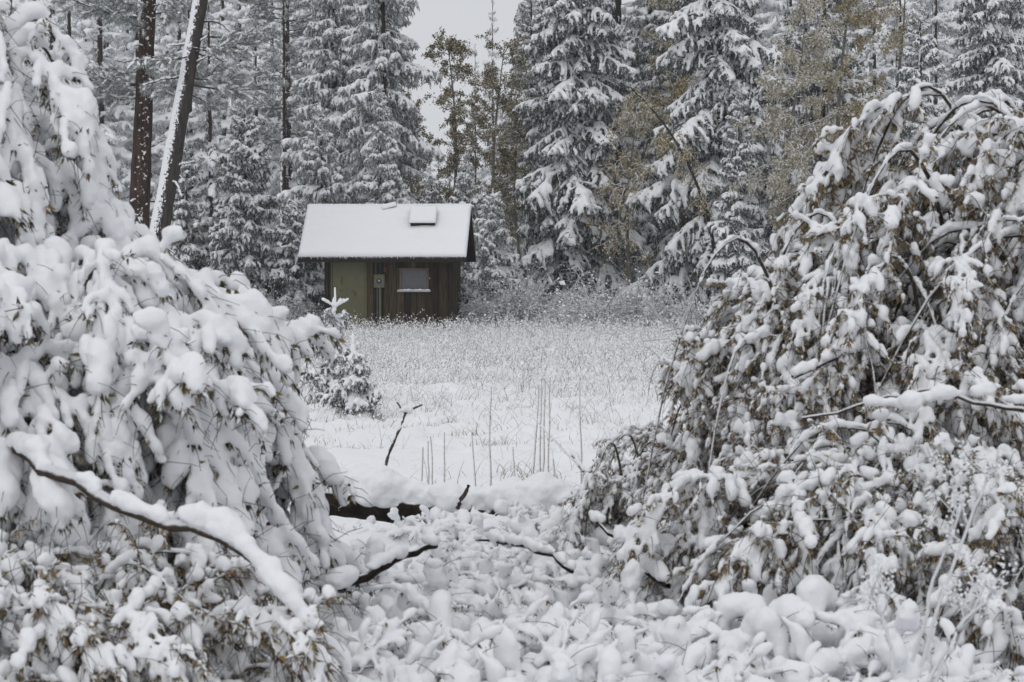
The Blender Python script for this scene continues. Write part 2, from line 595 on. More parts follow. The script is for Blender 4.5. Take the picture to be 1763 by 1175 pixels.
def build_shed():
    D = 57.0
    c = at(670, 545, D)
    zb = -0.55
    s = thing('shed', 'small dark wooden shed with snowy gable roof at the meadow edge', 'shed', (c[0], D, zb), R(-3.6))
    Z = lambda y: (CAMZ + (HOR - y - 2.5) / (F / D)) - zb      # photo row -> height above the base
    hw, dep = 1.84, 2.4
    top = Z(444)
    rs = random.Random(3)
    bobj('wall_core', M_DARK, s, -hw + 0.03, hw - 0.03, 0.03, dep - 0.03, 0, top)
    wl = s
    # front boards, one by one; door, window and meter leave their openings
    dx0, dx1 = -1.63, -0.66
    wx0, wx1, wz0, wz1 = 0.34, 1.10, Z(497), Z(462)
    xs = [-hw + 0.10, dx0 - 0.012]
    x = dx1 + 0.012
    edges = []
    while x < hw - 0.24:
        wd = rs.uniform(0.17, 0.27)
        if hw - 0.14 - (x + wd) < 0.12:
            wd = hw - 0.14 - x
        edges.append((x, x + wd))
        x += wd
    parts = []
    for a, b in edges:
        if b > wx0 and a < wx1:
            parts += [(a, b, 0, wz0 - 0.05), (a, b, wz1 + 0.05, top)]
            if a < wx0 - 0.03:
                parts.append((a, wx0 - 0.045, wz0 - 0.05, wz1 + 0.05))
            if b > wx1 + 0.03:
                parts.append((wx1 + 0.045, b, wz0 - 0.05, wz1 + 0.05))
        else:
            parts.append((a, b, 0, top))
    for a, b, z0, z1 in parts:
        d = rs.uniform(-0.012, 0.008)
        bobj('board', M_BOARD, wl, a + 0.006, b - 0.006, d, 0.03, z0 + 0.002, z1 - 0.002, bev=0.006)
    for a, b in edges[2::3]:
        if b > wx1 + 0.1 or b < wx0 - 0.1:
            bobj('batten', M_BOARD, wl, b - 0.022, b + 0.022, -0.030, 0.0, 0.02, top - 0.02, bev=0.006)
    bobj('board', M_BOARD, wl, -hw + 0.10, dx0 - 0.03, 0, 0.03, 0, top, bev=0.006)
    for a, b in ((-hw - 0.02, -hw + 0.09), (hw - 0.13, hw + 0.02)):
        bobj('corner_post', M_TRIMW, s, a, b, -0.035, 0.09, 0, top - 0.003, bev=0.01)
    for k in range(9):                                   # side walls
        y0 = 0.10 + k * (dep - 0.12) / 9
        y1 = y0 + (dep - 0.12) / 9
        for sx in (-1, 1):
            xa, xb = (hw - 0.03, hw + 0.002 + rs.uniform(0, .01)) if sx > 0 else (-hw - 0.002 - rs.uniform(0, .01), -hw + 0.03)
            bobj('side_board', M_BOARD, s, xa, xb, y0 + 0.005, y1 - 0.005, 0.002, top + 0.1)
    bobj('back_board', M_BOARD, s, -hw, hw, dep - 0.03, dep, 0, top)
    # door
    d = bobj('door', M_OLIVE, s, dx0, dx1 - 0.035, -0.030, 0.028, 0.02, Z(447), bev=0.008)
    bobj('door_jamb', M_OLIVE, s, dx0 - 0.045, dx0 - 0.006, -0.040, 0.028, 0.02, Z(446.5), bev=0.006)
    bobj('door_jamb', M_OLIVE, s, dx1 - 0.029, dx1 + 0.018, -0.040, 0.028, 0.02, Z(446.5), bev=0.006)
    for zz in (0.5, 1.15, 1.75):
        bobj('hinge', M_OLIVE, d, dx1 - 0.060, dx1 - 0.034, -0.050, -0.030, zz, zz + 0.11)
    bobj('lock', M_TRIMW, d, dx0 + 0.045, dx0 + 0.085, -0.050, -0.030, Z(493) - 0.03, Z(493) + 0.03)
    for (xx, zz, rr, sq) in ((-1.36, Z(481), .045, 3.2), (-1.36, Z(498), .05, .7), (-0.98, Z(504), .045, 2.2), (-1.05, Z(500), .03, 1.4)):
        a = np.linspace(0, 2 * math.pi, 22)[:-1]
        rr2 = rr * (1 + 0.35 * vnoise(np.cos(a) * 2 + xx * 9, np.sin(a) * 2 + zz * 7, 9))
        v = np.stack([xx + rr2 * np.cos(a), np.full(21, -0.0315), zz + rr2 * sq * np.sin(a)], -1)
        v = np.concatenate([v, [[xx, -0.0325, zz]]])
        link('rust_patch', Geo().add(v, t=[(i, (i + 1) % 21, 21) for i in range(21)]).mesh('rust_patch', M_RUST), d)
    # meter box, glass dial, conduit
    mx = -0.27
    mb = bobj('meter_box', M_OLIVE, s, mx - 0.155, mx + 0.155, -0.15, -0.012, Z(493), Z(470), bev=0.015)
    g = Geo()
    a = np.arange(24) * 2 * math.pi / 24
    zc = Z(481.5)
    prof = [(0.0, -0.205), (0.05, -0.200), (0.08, -0.185), (0.088, -0.15)]
    V = np.array([[(mx + r * math.cos(t), y, zc + r * math.sin(t)) for t in a] for r, y in prof])
    i = np.arange(V.shape[0] * 24).reshape(-1, 24)
    q = np.stack([i[:-1], np.roll(i[:-1], -1, 1), np.roll(i[1:], -1, 1), i[1:]], -1).reshape(-1, 4)
    link('meter_dial', g.add(V, q).mesh('meter_dial', M_METER), mb)
    V = np.array([[(mx + r * math.cos(t), y, zc + r * math.sin(t)) for t in a] for r, y in [(0.085, -0.15), (0.085, -0.172), (0.104, -0.172), (0.104, -0.15)]])
    link('meter_ring', Geo().add(V, q).mesh('meter_ring', M_STEEL), mb)
    bobj('meter_plate', M_SILL, mb, mx - 0.012, mx + 0.03, -0.2075, -0.2045, zc - 0.012, zc + 0.03)
    bobj('latch', M_STEEL, mb, mx - 0.02, mx + 0.02, -0.162, -0.148, Z(493) + 0.012, Z(493) + 0.04)

    def pipe(name, pts, r, m, sides=10):
        v, q = tubes(np.array(pts, float), np.full(len(pts), r), sides)
        return link(name, Geo().add(v, q).mesh(name, m), s)
    pipe('conduit', [(mx + 0.02, -0.075, z) for z in (0, 0.6, Z(493) + .01)], 0.036, M_OLIVE)
    pipe('cable', [(mx - 0.06, -0.05, z) for z in (0, 0.6, Z(493) + .01)], 0.026, M_PIPE)
    pipe('conduit', [(mx - 0.10, -0.04, z) for z in (Z(470) - .01, Z(455), top)], 0.02, M_PIPE)
    bobj('backing_board', M_TRIMW, s, mx - 0.14, mx + 0.12, -0.042, -0.011, 0.02, top - 0.02, bev=0.006)
    pipe('wire', [(mx - 0.0, -0.06, Z(470)), (mx + 0.03, -0.08, Z(464)), (mx + .02, -0.07, Z(456)), (mx - 0.02, -0.05, top)], 0.010, M_PIPE, 6)
    pipe('bracket', [(mx + 0.15 + 0.035 * math.cos(t), -0.06, Z(462) + 0.05 * math.sin(t)) for t in np.linspace(-2.2, 3.0, 9)], 0.014, M_ORANGE, 6)
    # window
    wn_ = thing_part('window', s)
    bobj('pane', M_PANE, wn_, wx0 + 0.02, wx1 - 0.02, 0.005, 0.012, wz0 + 0.02, wz1 - 0.02)
    for nm, b in (('frame', (wx0 - 0.04, wx1 + 0.04, wz1 - 0.022, wz1 + 0.045)), ('frame', (wx0 - 0.04, wx0 + 0.022, wz0 + 0.002, wz1 - 0.024)), ('frame', (wx1 - 0.022, wx1 + 0.04, wz0 + 0.002, wz1 - 0.024))):
        bobj(nm, M_FRAME, wn_, b[0], b[1], -0.03, 0.02, b[2], b[3], bev=0.006)
    bobj('sill', M_SILL, wn_, wx0 - 0.10, wx1 + 0.10, -0.10, 0.02, wz0 - 0.055, wz0, bev=0.01)
    v, t = blobs([[wx0 + i * 0.11, -0.055, wz0 + 0.004] for i in range(8)], [[0.09, 0.04, 0.012 + 0.01 * (i % 3)] for i in range(8)])
    link('sill_snow', Geo().add(v, t=t).mesh('sill_snow', M_SNOW), wn_)
    link('latch', Geo().add(*blobs([[wx1 + 0.07, -0.035, Z(477)]], [[.02, .02, .025]])[:1], t=ICO1[1]).mesh('latch', M_SILL), wn_)
    # roof
    x0, x1 = -2.53, 2.25
    ey, ez = -0.45, Z(440)
    ry, rz = 1.2, Z(356.5) + 0.06
    by = 2 * ry - ey
    run, rise = ry - ey, rz - ez
    Ls = math.hypot(run, rise)
    nf = np.array([0, -rise, run]) / Ls
    nb = np.array([0, rise, run]) / Ls
    rf = thing_part('roof', s)
    th = 0.05
    for nm, a, b, nn in (('front_deck', (ey, ez), (ry, rz), nf), ('rear_deck', (by, ez), (ry, rz), nb)):
        P = [np.array([xx, yy, zz]) for xx in (x0, x1) for (yy, zz) in (a, b)]
        V = [p for p in P] + [p - nn * th for p in P]
        q = [(0, 1, 3, 2), (4, 6, 7, 5), (0, 4, 5, 1), (2, 3, 7, 6), (0, 2, 6, 4), (1, 5, 7, 3)]
        link(nm, Geo().add(V, q).mesh(nm, M_TRIMW, False), rf)
    bobj('fascia', M_TRIMW, rf, x0, x1, ey - 0.035, ey + 0.006, ez - 0.155, ez - 0.008, bev=0.006)
    bobj('fascia', M_TRIMW, rf, x0, x1, by - 0.006, by + 0.035, ez - 0.155, ez - 0.008)
    bobj('soffit', M_DARK, rf, x0 + 0.03, x1 - 0.03, ey + 0.01, -0.04, ez - 0.115, ez - 0.10)
    for xx in (x0 + 0.001, x1 - 0.041):
        for sy in (0, 1):
            ya, yb = (ey - 0.03, ry) if sy == 0 else (by + 0.03, ry)
            V = [(x_, y_, z_) for x_ in (xx - 0.01, xx + 0.05) for (y_, z_) in ((ya, ez - 0.16), (ya, ez - 0.005), (yb, rz - 0.005), (yb, rz - 0.19))]
            q = [(0, 1, 2, 3), (7, 6, 5, 4), (0, 4, 5, 1), (1, 5, 6, 2), (2, 6, 7, 3), (3, 7, 4, 0)]
            link('rake_board', Geo().add(V, q).mesh('rake_board', M_TRIMW, False), rf)
    for xx in (-1.84, 1.80):                              # gable boards
        n = 9
        for k in range(n):
            a, b = dep * k / n, dep * (k + 1) / n
            h = lambda yy: top + (rz - top - 0.12) * (1 - abs(yy - ry) / (dep / 2))
            V = [(x_, y_, z_) for x_ in (xx, xx + 0.04) for (y_, z_) in ((a + .004, top - 0.02), (b - .004, top - 0.02), (b - .004, max(top, h(b))), (a + .004, max(top, h(a))))]
            q = [(0, 3, 2, 1), (4, 5, 6, 7), (0, 1, 5, 4), (1, 2, 6, 5), (2, 3, 7, 6), (3, 0, 4, 7)]
            link('gable_board', Geo().add(V, q).mesh('gable_board', M_BOARD, False), s)
    for k in range(7):                                    # purlin tails under the right rake
        yy = ey + 0.2 + k * (by - ey - 0.4) / 6
        zz = ez + (rise * (1 - abs(yy - ry) / run)) - 0.16
        bobj('purlin', M_TRIMW, rf, 1.85, x1 - 0.05, yy - 0.03, yy + 0.03, zz - 0.09, zz)
    slab('roof_snow', (x0 - .012, ey - 0.015, ez), (x1 + .012, ey - 0.015, ez), (x0 - .012, ry, rz), (x1 + .012, ry, rz), nf, 0.10, rf, M_SNOWR, over=(0, 1), amp=0.036, seed=3, base=0.003)
    slab('roof_snow', (x1 + .012, by + 0.015, ez), (x0 - .012, by + 0.015, ez), (x1 + .012, ry, rz), (x0 - .012, ry, rz), nb, 0.10, rf, M_SNOWR, over=(0, 1), seed=13, base=0.003)
    v, t = blobs([[x, ry, rz + 0.045] for x in np.arange(x0 + .05, x1, 0.07)], [[0.09, 0.07 + 0.01 * rs.random(), 0.055 + 0.012 * rs.random()] for x in np.arange(x0 + .05, x1, 0.07)])
    link('ridge_snow', Geo().add(v, t=t).mesh('ridge_snow', M_SNOWR), rf)
    # frozen drips along the eave
    g = Geo()
    x = x0 + 0.02
    while x < x1:
        L = rs.uniform(0.015, 0.05) * (1.8 if rs.random() < 0.2 else 1)
        r = rs.uniform(0.006, 0.014)
        p = np.array([[x, ey - 0.040, ez + 0.012], [x, ey - 0.045, ez - L * .5], [x + .003, ey - 0.046, ez - L]])
        v, q = tubes(p, np.array([r, r * .7, r * .15]), 5)
        g.add(v, q)
        x += rs.uniform(0.015, 0.07)
    link('snow_fringe', g.mesh('snow_fringe', M_SNOW), rf, 'stuff')
    # hatch on the roof
    ux = np.array([1.0, 0, 0])
    sl = np.array([0, run, rise]) / Ls
    o0 = np.array([0.58, ey, ez]) + sl * Ls * 0.555 + nf * 0.06
    hw_, hl, hh = 0.70, 0.62, 0.16
    ht = thing_part('roof_hatch', s)

    def obox(nm, o, a, b, c_, m, par):
        V = [o + a * i + b * j + c_ * k for i in (0, 1) for j in (0, 1) for k in (0, 1)]
        q = [(0, 1, 3, 2), (4, 6, 7, 5), (0, 4, 5, 1), (2, 3, 7, 6), (0, 2, 6, 4), (1, 5, 7, 3)]
        return link(nm, Geo().add(V, q).mesh(nm, m, False), par)
    obox('curb', o0, ux * hw_, sl * hl, nf * hh, M_TRIMW, ht)
    obox('lid', o0 + nf * (hh + 0.002) - ux * 0.02 - sl * 0.02, ux * (hw_ + .04), sl * (hl + .04), nf * 0.025, M_DARK, ht)
    p = o0 + nf * (hh + 0.029) - ux * 0.035 - sl * 0.03
    slab('hatch_snow', p, p + ux * (hw_ + .07), p + sl * (hl + .06), p + ux * (hw_ + .07) + sl * (hl + .06), nf, 0.085, ht, M_SNOWR, 30, 24, 21, edge=0.06)
    # bent vent flap near the ridge
    vt = thing_part('roof_vent', s)
    o1 = np.array([-0.28, ey, ez]) + sl * Ls * 0.885 + nf * 0.085
    aa = norm(ux * 0.42 + sl * 0.17)
    bb = norm(sl - ux * 0.35)
    obox('flap', o1, aa * 0.36, bb * 0.11, nf * 0.055, M_DARK, vt)
    pv = o1 + nf * 0.058 - aa * .015 - bb * .015
    slab('vent_snow', pv, pv + aa * .43, pv + bb * .17, pv + aa * .43 + bb * .17, nf, 0.06, vt, M_SNOWR, 14, 8, 31, edge=0.05)
    return s


def thing_part(name, parent):
    o = bpy.data.objects.new(name, None)
    col.objects.link(o)
    o.parent = parent
    o.empty_display_size = 0.1
    return o


build_shed()


# ------------------------------------------------------------------ snow laden bushes
def bez(P0, P1, P2, P3, n):
    t = np.linspace(0, 1, n)[:, None]
    return (1 - t) ** 3 * P0 + 3 * (1 - t) ** 2 * t * P1 + 3 * (1 - t) * t ** 2 * P2 + t ** 3 * P3


LEAF_V = np.array([[0, 0, 0], [0.35, 0.5, 0.06], [1, 0, -0.10], [0.35, -0.5, 0.06], [0.42, 0, -0.03]])
LEAF_T = np.array([[0, 4, 1], [1, 4, 2], [2, 4, 3], [3, 4, 0]])


def leaves(P, Dn, L, W, r):
    """P base, Dn direction, L length, W width"""
    Dn = norm(Dn)
    rnd = r.normal(size=P.shape)
    S = norm(np.cross(Dn, rnd))
    N = np.cross(Dn, S)
    V = P[:, None] + LEAF_V[None, :, 0:1] * (Dn * L[:, None])[:, None] + LEAF_V[None, :, 1:2] * (S * W[:, None])[:, None] + LEAF_V[None, :, 2:3] * (N * L[:, None])[:, None]
    t = (LEAF_T[None] + (np.arange(len(P)) * 5)[:, None, None]).reshape(-1, 3)
    return V.reshape(-1, 3), t


def droop_lines(P0, D0, L, n, g, r, wob=0.25):
    """B lines that start at P0 along D0 and bend under their load"""
    B = len(P0)
    out = np.empty((B, n, 3))
    p, d = P0.copy(), norm(D0)
    st = (L / (n - 1))[:, None]
    out[:, 0] = p
    for k in range(1, n):
        d = norm(d + np.array([0, 0, -1.0]) * g[:, None] / (n - 1) + r.normal(size=(B, 3)) * wob / (n - 1) * 1.6)
        p = p + d * st
        out[:, k] = p
    return out


def line_samples(S, ns, lo=0.0):
    n = S.shape[1] - 1
    u = np.linspace(lo, 0.999, ns) * n
    k0 = u.astype(int)
    fr = (u - k0)[None, :, None]
    return S[:, k0] * (1 - fr) + S[:, k0 + 1] * fr, norm(S[:, k0 + 1] - S[:, k0])


def blade_quads(P, D, L, W, r):
    D = norm(D)
    S = norm(np.cross(D, r.normal(size=D.shape)))
    a, b = P, P + D * L[:, None]
    m = P + D * (L * 0.45)[:, None]
    V = np.stack([a, m - S * W[:, None], b, m + S * W[:, None]], 1).reshape(-1, 3)
    q = np.arange(len(P) * 4).reshape(-1, 4)
    return V, q


# a spray is one side branch with its twigs, leaf clusters and the snow caught on them
STYLE = dict(heavy=dict(cap=0.0240, sig=0.40, skip=0.18, line=0.0150, nl=4, leaf=(0.022, 0.040), mat='G', flat=1.0, el=(1.2, 2.2), dn=0.6, nn=5, nt=17, vox=0.0105),
             leafy=dict(cap=0.0128, sig=0.55, skip=0.24, line=0.0062, nl=4, leaf=(0.019, 0.036), mat='B', flat=1.0, el=(1.0, 2.0), dn=0.7, nn=8, nt=30, vox=0.0080),
             low=dict(cap=0.0285, sig=0.50, skip=0.36, line=0.0140, nl=3, leaf=(0.014, 0.028), mat='G', flat=0.9, el=(1.1, 2.0), dn=0.1, nn=5, nt=17, vox=0.0105))
KIND = dict(arch=((1, 0, 0.30), 1.7, 1.6), hang=((0.5, 0, -0.3), 2.4, 2.6), flat=((1, 0, 0.22), 0.75, 0.8))


def spray_parts(kind, style, seed):
    r = np.random.default_rng(seed)
    st = STYLE[style]
    D0, g0, g1 = KIND[kind]
    Ls = r.uniform(0.50, 0.70) * (0.8 if style == 'low' else 1)
    sp = droop_lines(np.zeros((1, 3)), np.array([D0], float), np.array([Ls]), 12, np.array([g0 * r.uniform(.8, 1.2)]), r, 0.35)
    nt = st['nt']
    u = np.linspace(0.08, 1.0, nt)
    pb = np.stack([np.interp(u * 11, np.arange(12), sp[0, :, c]) for c in range(3)], -1)
    tb = norm(np.stack([np.interp(u * 11, np.arange(12), np.gradient(sp[0, :, c])) for c in range(3)], -1))
    D = tb * 0.75 + r.normal(size=pb.shape) * 0.62 + np.array([0, 0, 0.12])
    L = r.uniform(0.10, 0.30, nt) * (1 - 0.35 * u)
    S = droop_lines(pb, D, L, 7, r.uniform(0.7, 1.3, nt) * g1, r, 0.45)
    g = Geo()
    v, q = tubes(sp, np.linspace(0.0050, 0.0022, 12), 5)
    g.add(v, q, m=0)
    v, q = tubes(S, np.broadcast_to(np.linspace(0.0026, 0.0012, 7), S.shape[:2]), 4)
    g.add(v, q, m=0)
    # bare hair twigs that stick out of the snow
    a, t = line_samples(S, 2 if style == 'low' else 4, 0.3)
    a, t = a.reshape(-1, 3), t.reshape(-1, 3)
    X = droop_lines(a, t + r.normal(size=a.shape) * 0.8, r.uniform(0.05, 0.16, len(a)), 4, np.full(len(a), 0.7), r)
    v, q = tubes(X, np.broadcast_to(np.linspace(0.0017, 0.0009, 4), X.shape[:2]), 3)
    g.add(v, q, m=3)
    # nodes: leaf clusters with a cap of snow
    a1, t1 = line_samples(S, st['nn'], 0.25)
    a2, t2 = line_samples(sp, 9, 0.15)
    P, T = np.concatenate([a1.reshape(-1, 3), a2.reshape(-1, 3)]), np.concatenate([t1.reshape(-1, 3), t2.reshape(-1, 3)])
    n = len(P)
    patch = vnoise(P[:, 0] / 0.11, P[:, 2] / 0.11 + P[:, 1] / 0.09, seed) + 0.5
    rc = st['cap'] * np.exp(np.clip(r.normal(size=n), -2, 1.25) * st['sig']) * (0.62 + 0.75 * patch)
    rc[r.random(n) < st['skip']] = 0
    nl = st['nl']
    lp, lt = np.repeat(P, nl, 0), np.repeat(T, nl, 0)
    dd = norm(lt * 0.5 + r.normal(size=lp.shape) * 0.55 + np.array([0, 0, -0.75]))
    lp = lp + dd * np.repeat(rc, nl)[:, None] * 0.55
    LL = r.uniform(*st['leaf'], len(lp))
    v, t = leaves(lp, dd, LL, LL * r.uniform(0.28, 0.44, len(lp)), r)
    g.add(v, t=t, m=1)
    ok = rc > 0.009
    C, rr, TT = P[ok], rc[ok], T[ok]
    hz = np.sqrt(np.clip(1 - TT[:, 2] ** 2, 0.05, 1))
    C = C + np.array([0, 0, 1.0]) * (rr * (0.25 + 0.4 * hz))[:, None] + r.normal(size=C.shape) * (rr * 0.2)[:, None]
    TT = norm(TT * 0.8 + np.array([0, 0, -st['dn']]) + r.normal(size=TT.shape) * 0.2)
    rad = np.stack([rr * r.uniform(*st['el'], len(rr)), rr * r.uniform(0.8, 1.1, len(rr)), rr * 0.92 * st['flat']], -1)
    if st['line']:
        a, t = line_samples(S, 12, 0.1)
        sm = vnoise(np.repeat(np.arange(12)[None], nt, 0) / 3.0, np.repeat(np.arange(nt)[:, None], 12, 1) * 9.1, seed) + 0.5
        k = sm.reshape(-1) > 0.28
        rl = (st['line'] * (0.6 + 0.8 * sm)).reshape(-1)[k]
        C = np.concatenate([C, (a.reshape(-1, 3))[k] + np.array([0, 0, 1.0]) * (rl * .7)[:, None]])
        TT = np.concatenate([TT, t.reshape(-1, 3)[k]])
        rad = np.concatenate([rad, np.stack([rl * 1.5, rl, rl], -1)])
        a, t = line_samples(sp, 26, 0.05)
        rl = st['line'] * 1.35 * r.uniform(0.6, 1.4, 26)
        C = np.concatenate([C, a[0] + np.array([0, 0, 1.0]) * (rl * .8)[:, None]])
        TT = np.concatenate([TT, t[0]])
        rad = np.concatenate([rad, np.stack([rl * 1.4, rl, rl], -1)])
    return g, (C, rad, TT, st['vox'], 2, 0.04, 0.012)


SPRAY = {}
_sp = [(k, st, spray_parts(k, st, 900 + 31 * i + 7 * j + 101 * h)) for i, st in enumerate(STYLE) for j, k in enumerate(KIND) for h in range(4 if st != 'low' else 5)]
for (k, st, (g, _)), (v, q) in zip(_sp, remesh_many([x[2][1] for x in _sp])):
    g.add(v, q, m=2)
    SPRAY.setdefault((k, st), []).append(g.mesh('spray', [M_TWIG, M_LEAFG if STYLE[st]['mat'] == 'G' else M_LEAFB, M_SNOW, M_STICK]))


BUSHES = []


def arching_bush(name, label, base, H, Rr, n_limb, seed, style, az=None, n_spray=7, snow_limb=0.030, end=(0.0, 0.35), spread=0.18, cat='bush', group=None,
                 rise=0.9, hmin=0.5, t0=0.34, scale=(0.8, 1.2), gap=0.24, low=False, rlimb=1.0, n_bare=0):
    r = np.random.default_rng(seed)
    root = thing(name, label, cat, (base[0], base[1], float(gz(base[0], base[1])) - 0.02), 0, group)
    jobs, limbs = [], []
    for i in range(n_limb + n_bare):
        bare = i >= n_limb
        if az is None:
            a = 2 * math.pi * (i + r.uniform(-.4, .4)) / n_limb
        else:
            a = az[0] + (az[1] - az[0]) * ((i * 0.7549 + 0.1 * r.random()) % 1.0) if i % 5 else r.uniform(0, 2 * math.pi)
        q = (hmin + (1 - hmin) * ((i * 0.618034 + 0.25) % 1.0)) ** 0.7
        h, rad = H * q, Rr * ((0.45 + 0.6 * q) if low else (1.30 - 0.60 * q)) * r.uniform(0.88, 1.08)
        o = np.array([*r.normal(size=2) * spread, 0])
        d = np.array([math.cos(a), math.sin(a), 0])
        sd = np.array([-d[1], d[0], 0])
        bow = np.clip(r.normal(), -1.2, 1.2) * 0.15 * rad
        P = bez(o, o + d * rad * 0.12 + [0, 0, h * rise * 1.18], o + d * rad * 0.55 + sd * bow + [0, 0, h * 1.40], o + d * rad + sd * bow * 1.6 + [0, 0, h * r.uniform(*end)], 20)
        P = P + np.cumsum(r.normal(size=P.shape), 0) * 0.0045 * min(H, 1.4)
        if bare:                                        # long rods that lie on the outside of the mound
            P = o + (P - o) * [1.13, 1.13, 1.07]
        limbs.append(P)
        seg = np.linalg.norm(np.diff(P, axis=0), axis=1)
        cum = np.concatenate([[0], np.cumsum(seg)])
        v, qd = tubes(P, np.linspace((0.0045 + 0.0050 * H) * rlimb, 0.0032, len(P)), 5)
        br = link('branch', Geo().add(v, qd).mesh('branch', M_TWIG), root)
        # snow lying along the limb
        Lt = cum[-1]
        ts = np.arange(0.22 * Lt, Lt, 0.022)
        pc = np.stack([np.interp(ts, cum, P[:, c]) for c in range(3)], -1)
        tc = norm(np.stack([np.interp(ts, cum, np.gradient(P[:, c])) for c in range(3)], -1))
        hz = np.sqrt(np.clip(1 - tc[:, 2] ** 2, 0.02, 1))
        sm = 0.65 * vnoise(ts / 0.15, np.full_like(ts, i * 3.7), seed) + 0.55 * vnoise(ts / 0.05, np.full_like(ts, i * 5.1), seed + 9) + 0.5
        rr = snow_limb * (0.22 + 0.85 * hz) * (0.42 + 0.95 * np.clip(sm, 0, 1.0))
        k = (sm > gap) & (rr > 0.011)
        if k.sum() > 2:
            jobs.append((br, ((pc + np.array([0, 0, 1]) * (rr * 0.75 * hz)[:, None] + r.normal(size=pc.shape) * (rr * 0.22)[:, None])[k], np.stack([rr * 1.2, rr, rr * 0.9], -1)[k], tc[k], 0.0180, 2, 0.045, 0.024)))
        for j in range(0 if bare else n_spray):
            t = Lt * (t0 + (1 - t0) * (j + r.uniform(0.1, 0.9)) / n_spray)
            p = [np.interp(t, cum, P[:, c]) for c in range(3)]
            tn = norm(np.array([np.interp(t, cum, np.gradient(P[:, c])) for c in range(3)]))
            kd = 'hang' if tn[2] < -0.45 else 'arch'
            if low:
                kd = 'flat' if r.random() < 0.65 else 'arch'
            elif kd == 'arch' and r.random() < 0.2:
                kd = 'flat'
            src = SPRAY[(kd, style)]
            o = link('side_branch', src[r.integers(len(src))], br)
            o.location = p
            o.rotation_euler = (r.normal() * 0.12, r.normal() * 0.14, math.atan2(tn[1], tn[0]) + r.normal() * 0.75)
            s_ = r.uniform(*scale)
            o.scale = (s_, s_ * (1 if r.random() < .5 else -1), s_)
    BUSHES.append(jobs)
    return root


def finish_bushes():
    alls = [j for b in BUSHES for j in b]
    for (br, _), (v, q) in zip(alls, remesh_many([j[1] for j in alls])):
        link('snow_load', Geo().add(v, q).mesh('snow_load', M_SNOW), br, 'stuff')


# big bushes framing the view: base point (x, y) in metres
def bx(px, Y):
    return ((px - CX) / F * Y, Y)


arching_bush('willow_bush', 'tall weeping willow bush heaped with thick snow, its top reaching beside the brown pine trunks', bx(-250, 8.0), 2.82, 1.12, 42, 11, 'heavy',
             az=(-2.2, 0.8), snow_limb=0.040, end=(0.15, 0.5))
arching_bush('willow_bush', 'rounded weeping bush under heavy pillows of snow sloping down towards the fallen log', bx(68, 7.6), 1.84, 1.03, 49, 22, 'heavy',
             az=(-2.4, 0.9), snow_limb=0.042, end=(0.0, 0.3), n_spray=6, scale=(0.85, 1.3))
arching_bush('willow_bush', 'low snowy bush with one thick arching limb in front of the weeping bushes', bx(20, 6.5), 0.78, 0.74, 48, 13, 'leafy',
             az=(-1.9, 0.7), snow_limb=0.030, end=(0.0, 0.25), n_spray=6)
arching_bush('willow_bush', 'great mound of brown leaved willow dusted with snow, widest bush beside the meadow', bx(1925, 9.5), 2.52, 1.66, 60, 14, 'leafy',
             az=(2.2, 4.9), snow_limb=0.023, end=(0.0, 0.4), spread=0.3, n_spray=5, t0=0.26, scale=(0.95, 1.35), n_bare=22)
arching_bush('willow_bush', 'lower flank bush of the willow mound, sloping down to the meadow stalks', bx(1540, 9.2), 1.86, 1.06, 46, 17, 'leafy',
             az=(2.0, 4.9), snow_limb=0.023, end=(0.0, 0.35), spread=0.2, n_spray=6, t0=0.28, scale=(0.8, 1.2), n_bare=10)
arching_bush('willow_bush', 'brown leaved snowy bush with a long horizontal limb below the great willow mound', bx(1600, 8.3), 1.02, 1.15, 48, 15, 'leafy',
             az=(2.3, 5.2), snow_limb=0.022, end=(0.0, 0.3), n_spray=6, n_bare=14)
arching_bush('willow_bush', 'tangle of drooping bare twigs at the meadow foot of the willow mound', bx(1200, 10.2), 0.85, 0.50, 30, 16, 'leafy',
             az=(2.0, 4.4), snow_limb=0.020, end=(0.0, 0.2), n_spray=4, scale=(0.5, 0.8))

# low brush under snow between the big bushes
LOW = [(620, 9.6), (700, 8.2), (640, 7.0), (790, 9.8), (800, 7.2), (860, 8.6), (930, 10.2), (960, 7.5), (1000, 9.0), (1060, 6.6),
       (1090, 9.9), (1130, 8.1), (1210, 7.0), (1230, 9.0), (1330, 7.4), (1390, 6.4), (1500, 7.0), (1640, 6.6), (1740, 6.2),
       (560, 8.6), (590, 6.2), (880, 6.3), (730, 6.2), (1180, 6.1), (1030, 10.6), (1150, 10.9), (1560, 6.0), (870, 9.4), (800, 10.9), (880, 10.8), (950, 10.9), (560, 10.9), (470, 10.4), (680, 6.5), (1000, 6.2), (1290, 6.3), (900, 7.9), (760, 8.8), (1180, 9.6), (1300, 8.4)]
for i, (px, Y) in enumerate(LOW):
    rs = np.random.default_rng(100 + i)
    where = 'beside the fallen log' if Y > 9.3 else 'at the foot of the weeping bushes' if px < 760 else 'in front of the brown leaved bush' if px > 1190 else 'in the gap between the willows'
    arching_bush('low_bush', 'knee high brush under lumps of snow ' + where, bx(px, Y), rs.uniform(0.20, 0.38) * (0.5 if Y > 8.0 and px < 790 else 1.25 if Y < 8.4 else 0.95), rs.uniform(0.30, 0.45), 6, 200 + i, 'low',
                 snow_limb=0.044, end=(0.0, 0.45), group='low brush ' + where, cat='brush', spread=0.10, rise=0.7, low=True, n_spray=4, t0=0.2, scale=(0.35, 0.6) if Y > 8.0 and px < 790 else (0.6, 1.05) if Y < 8.8 else (0.45, 0.7))
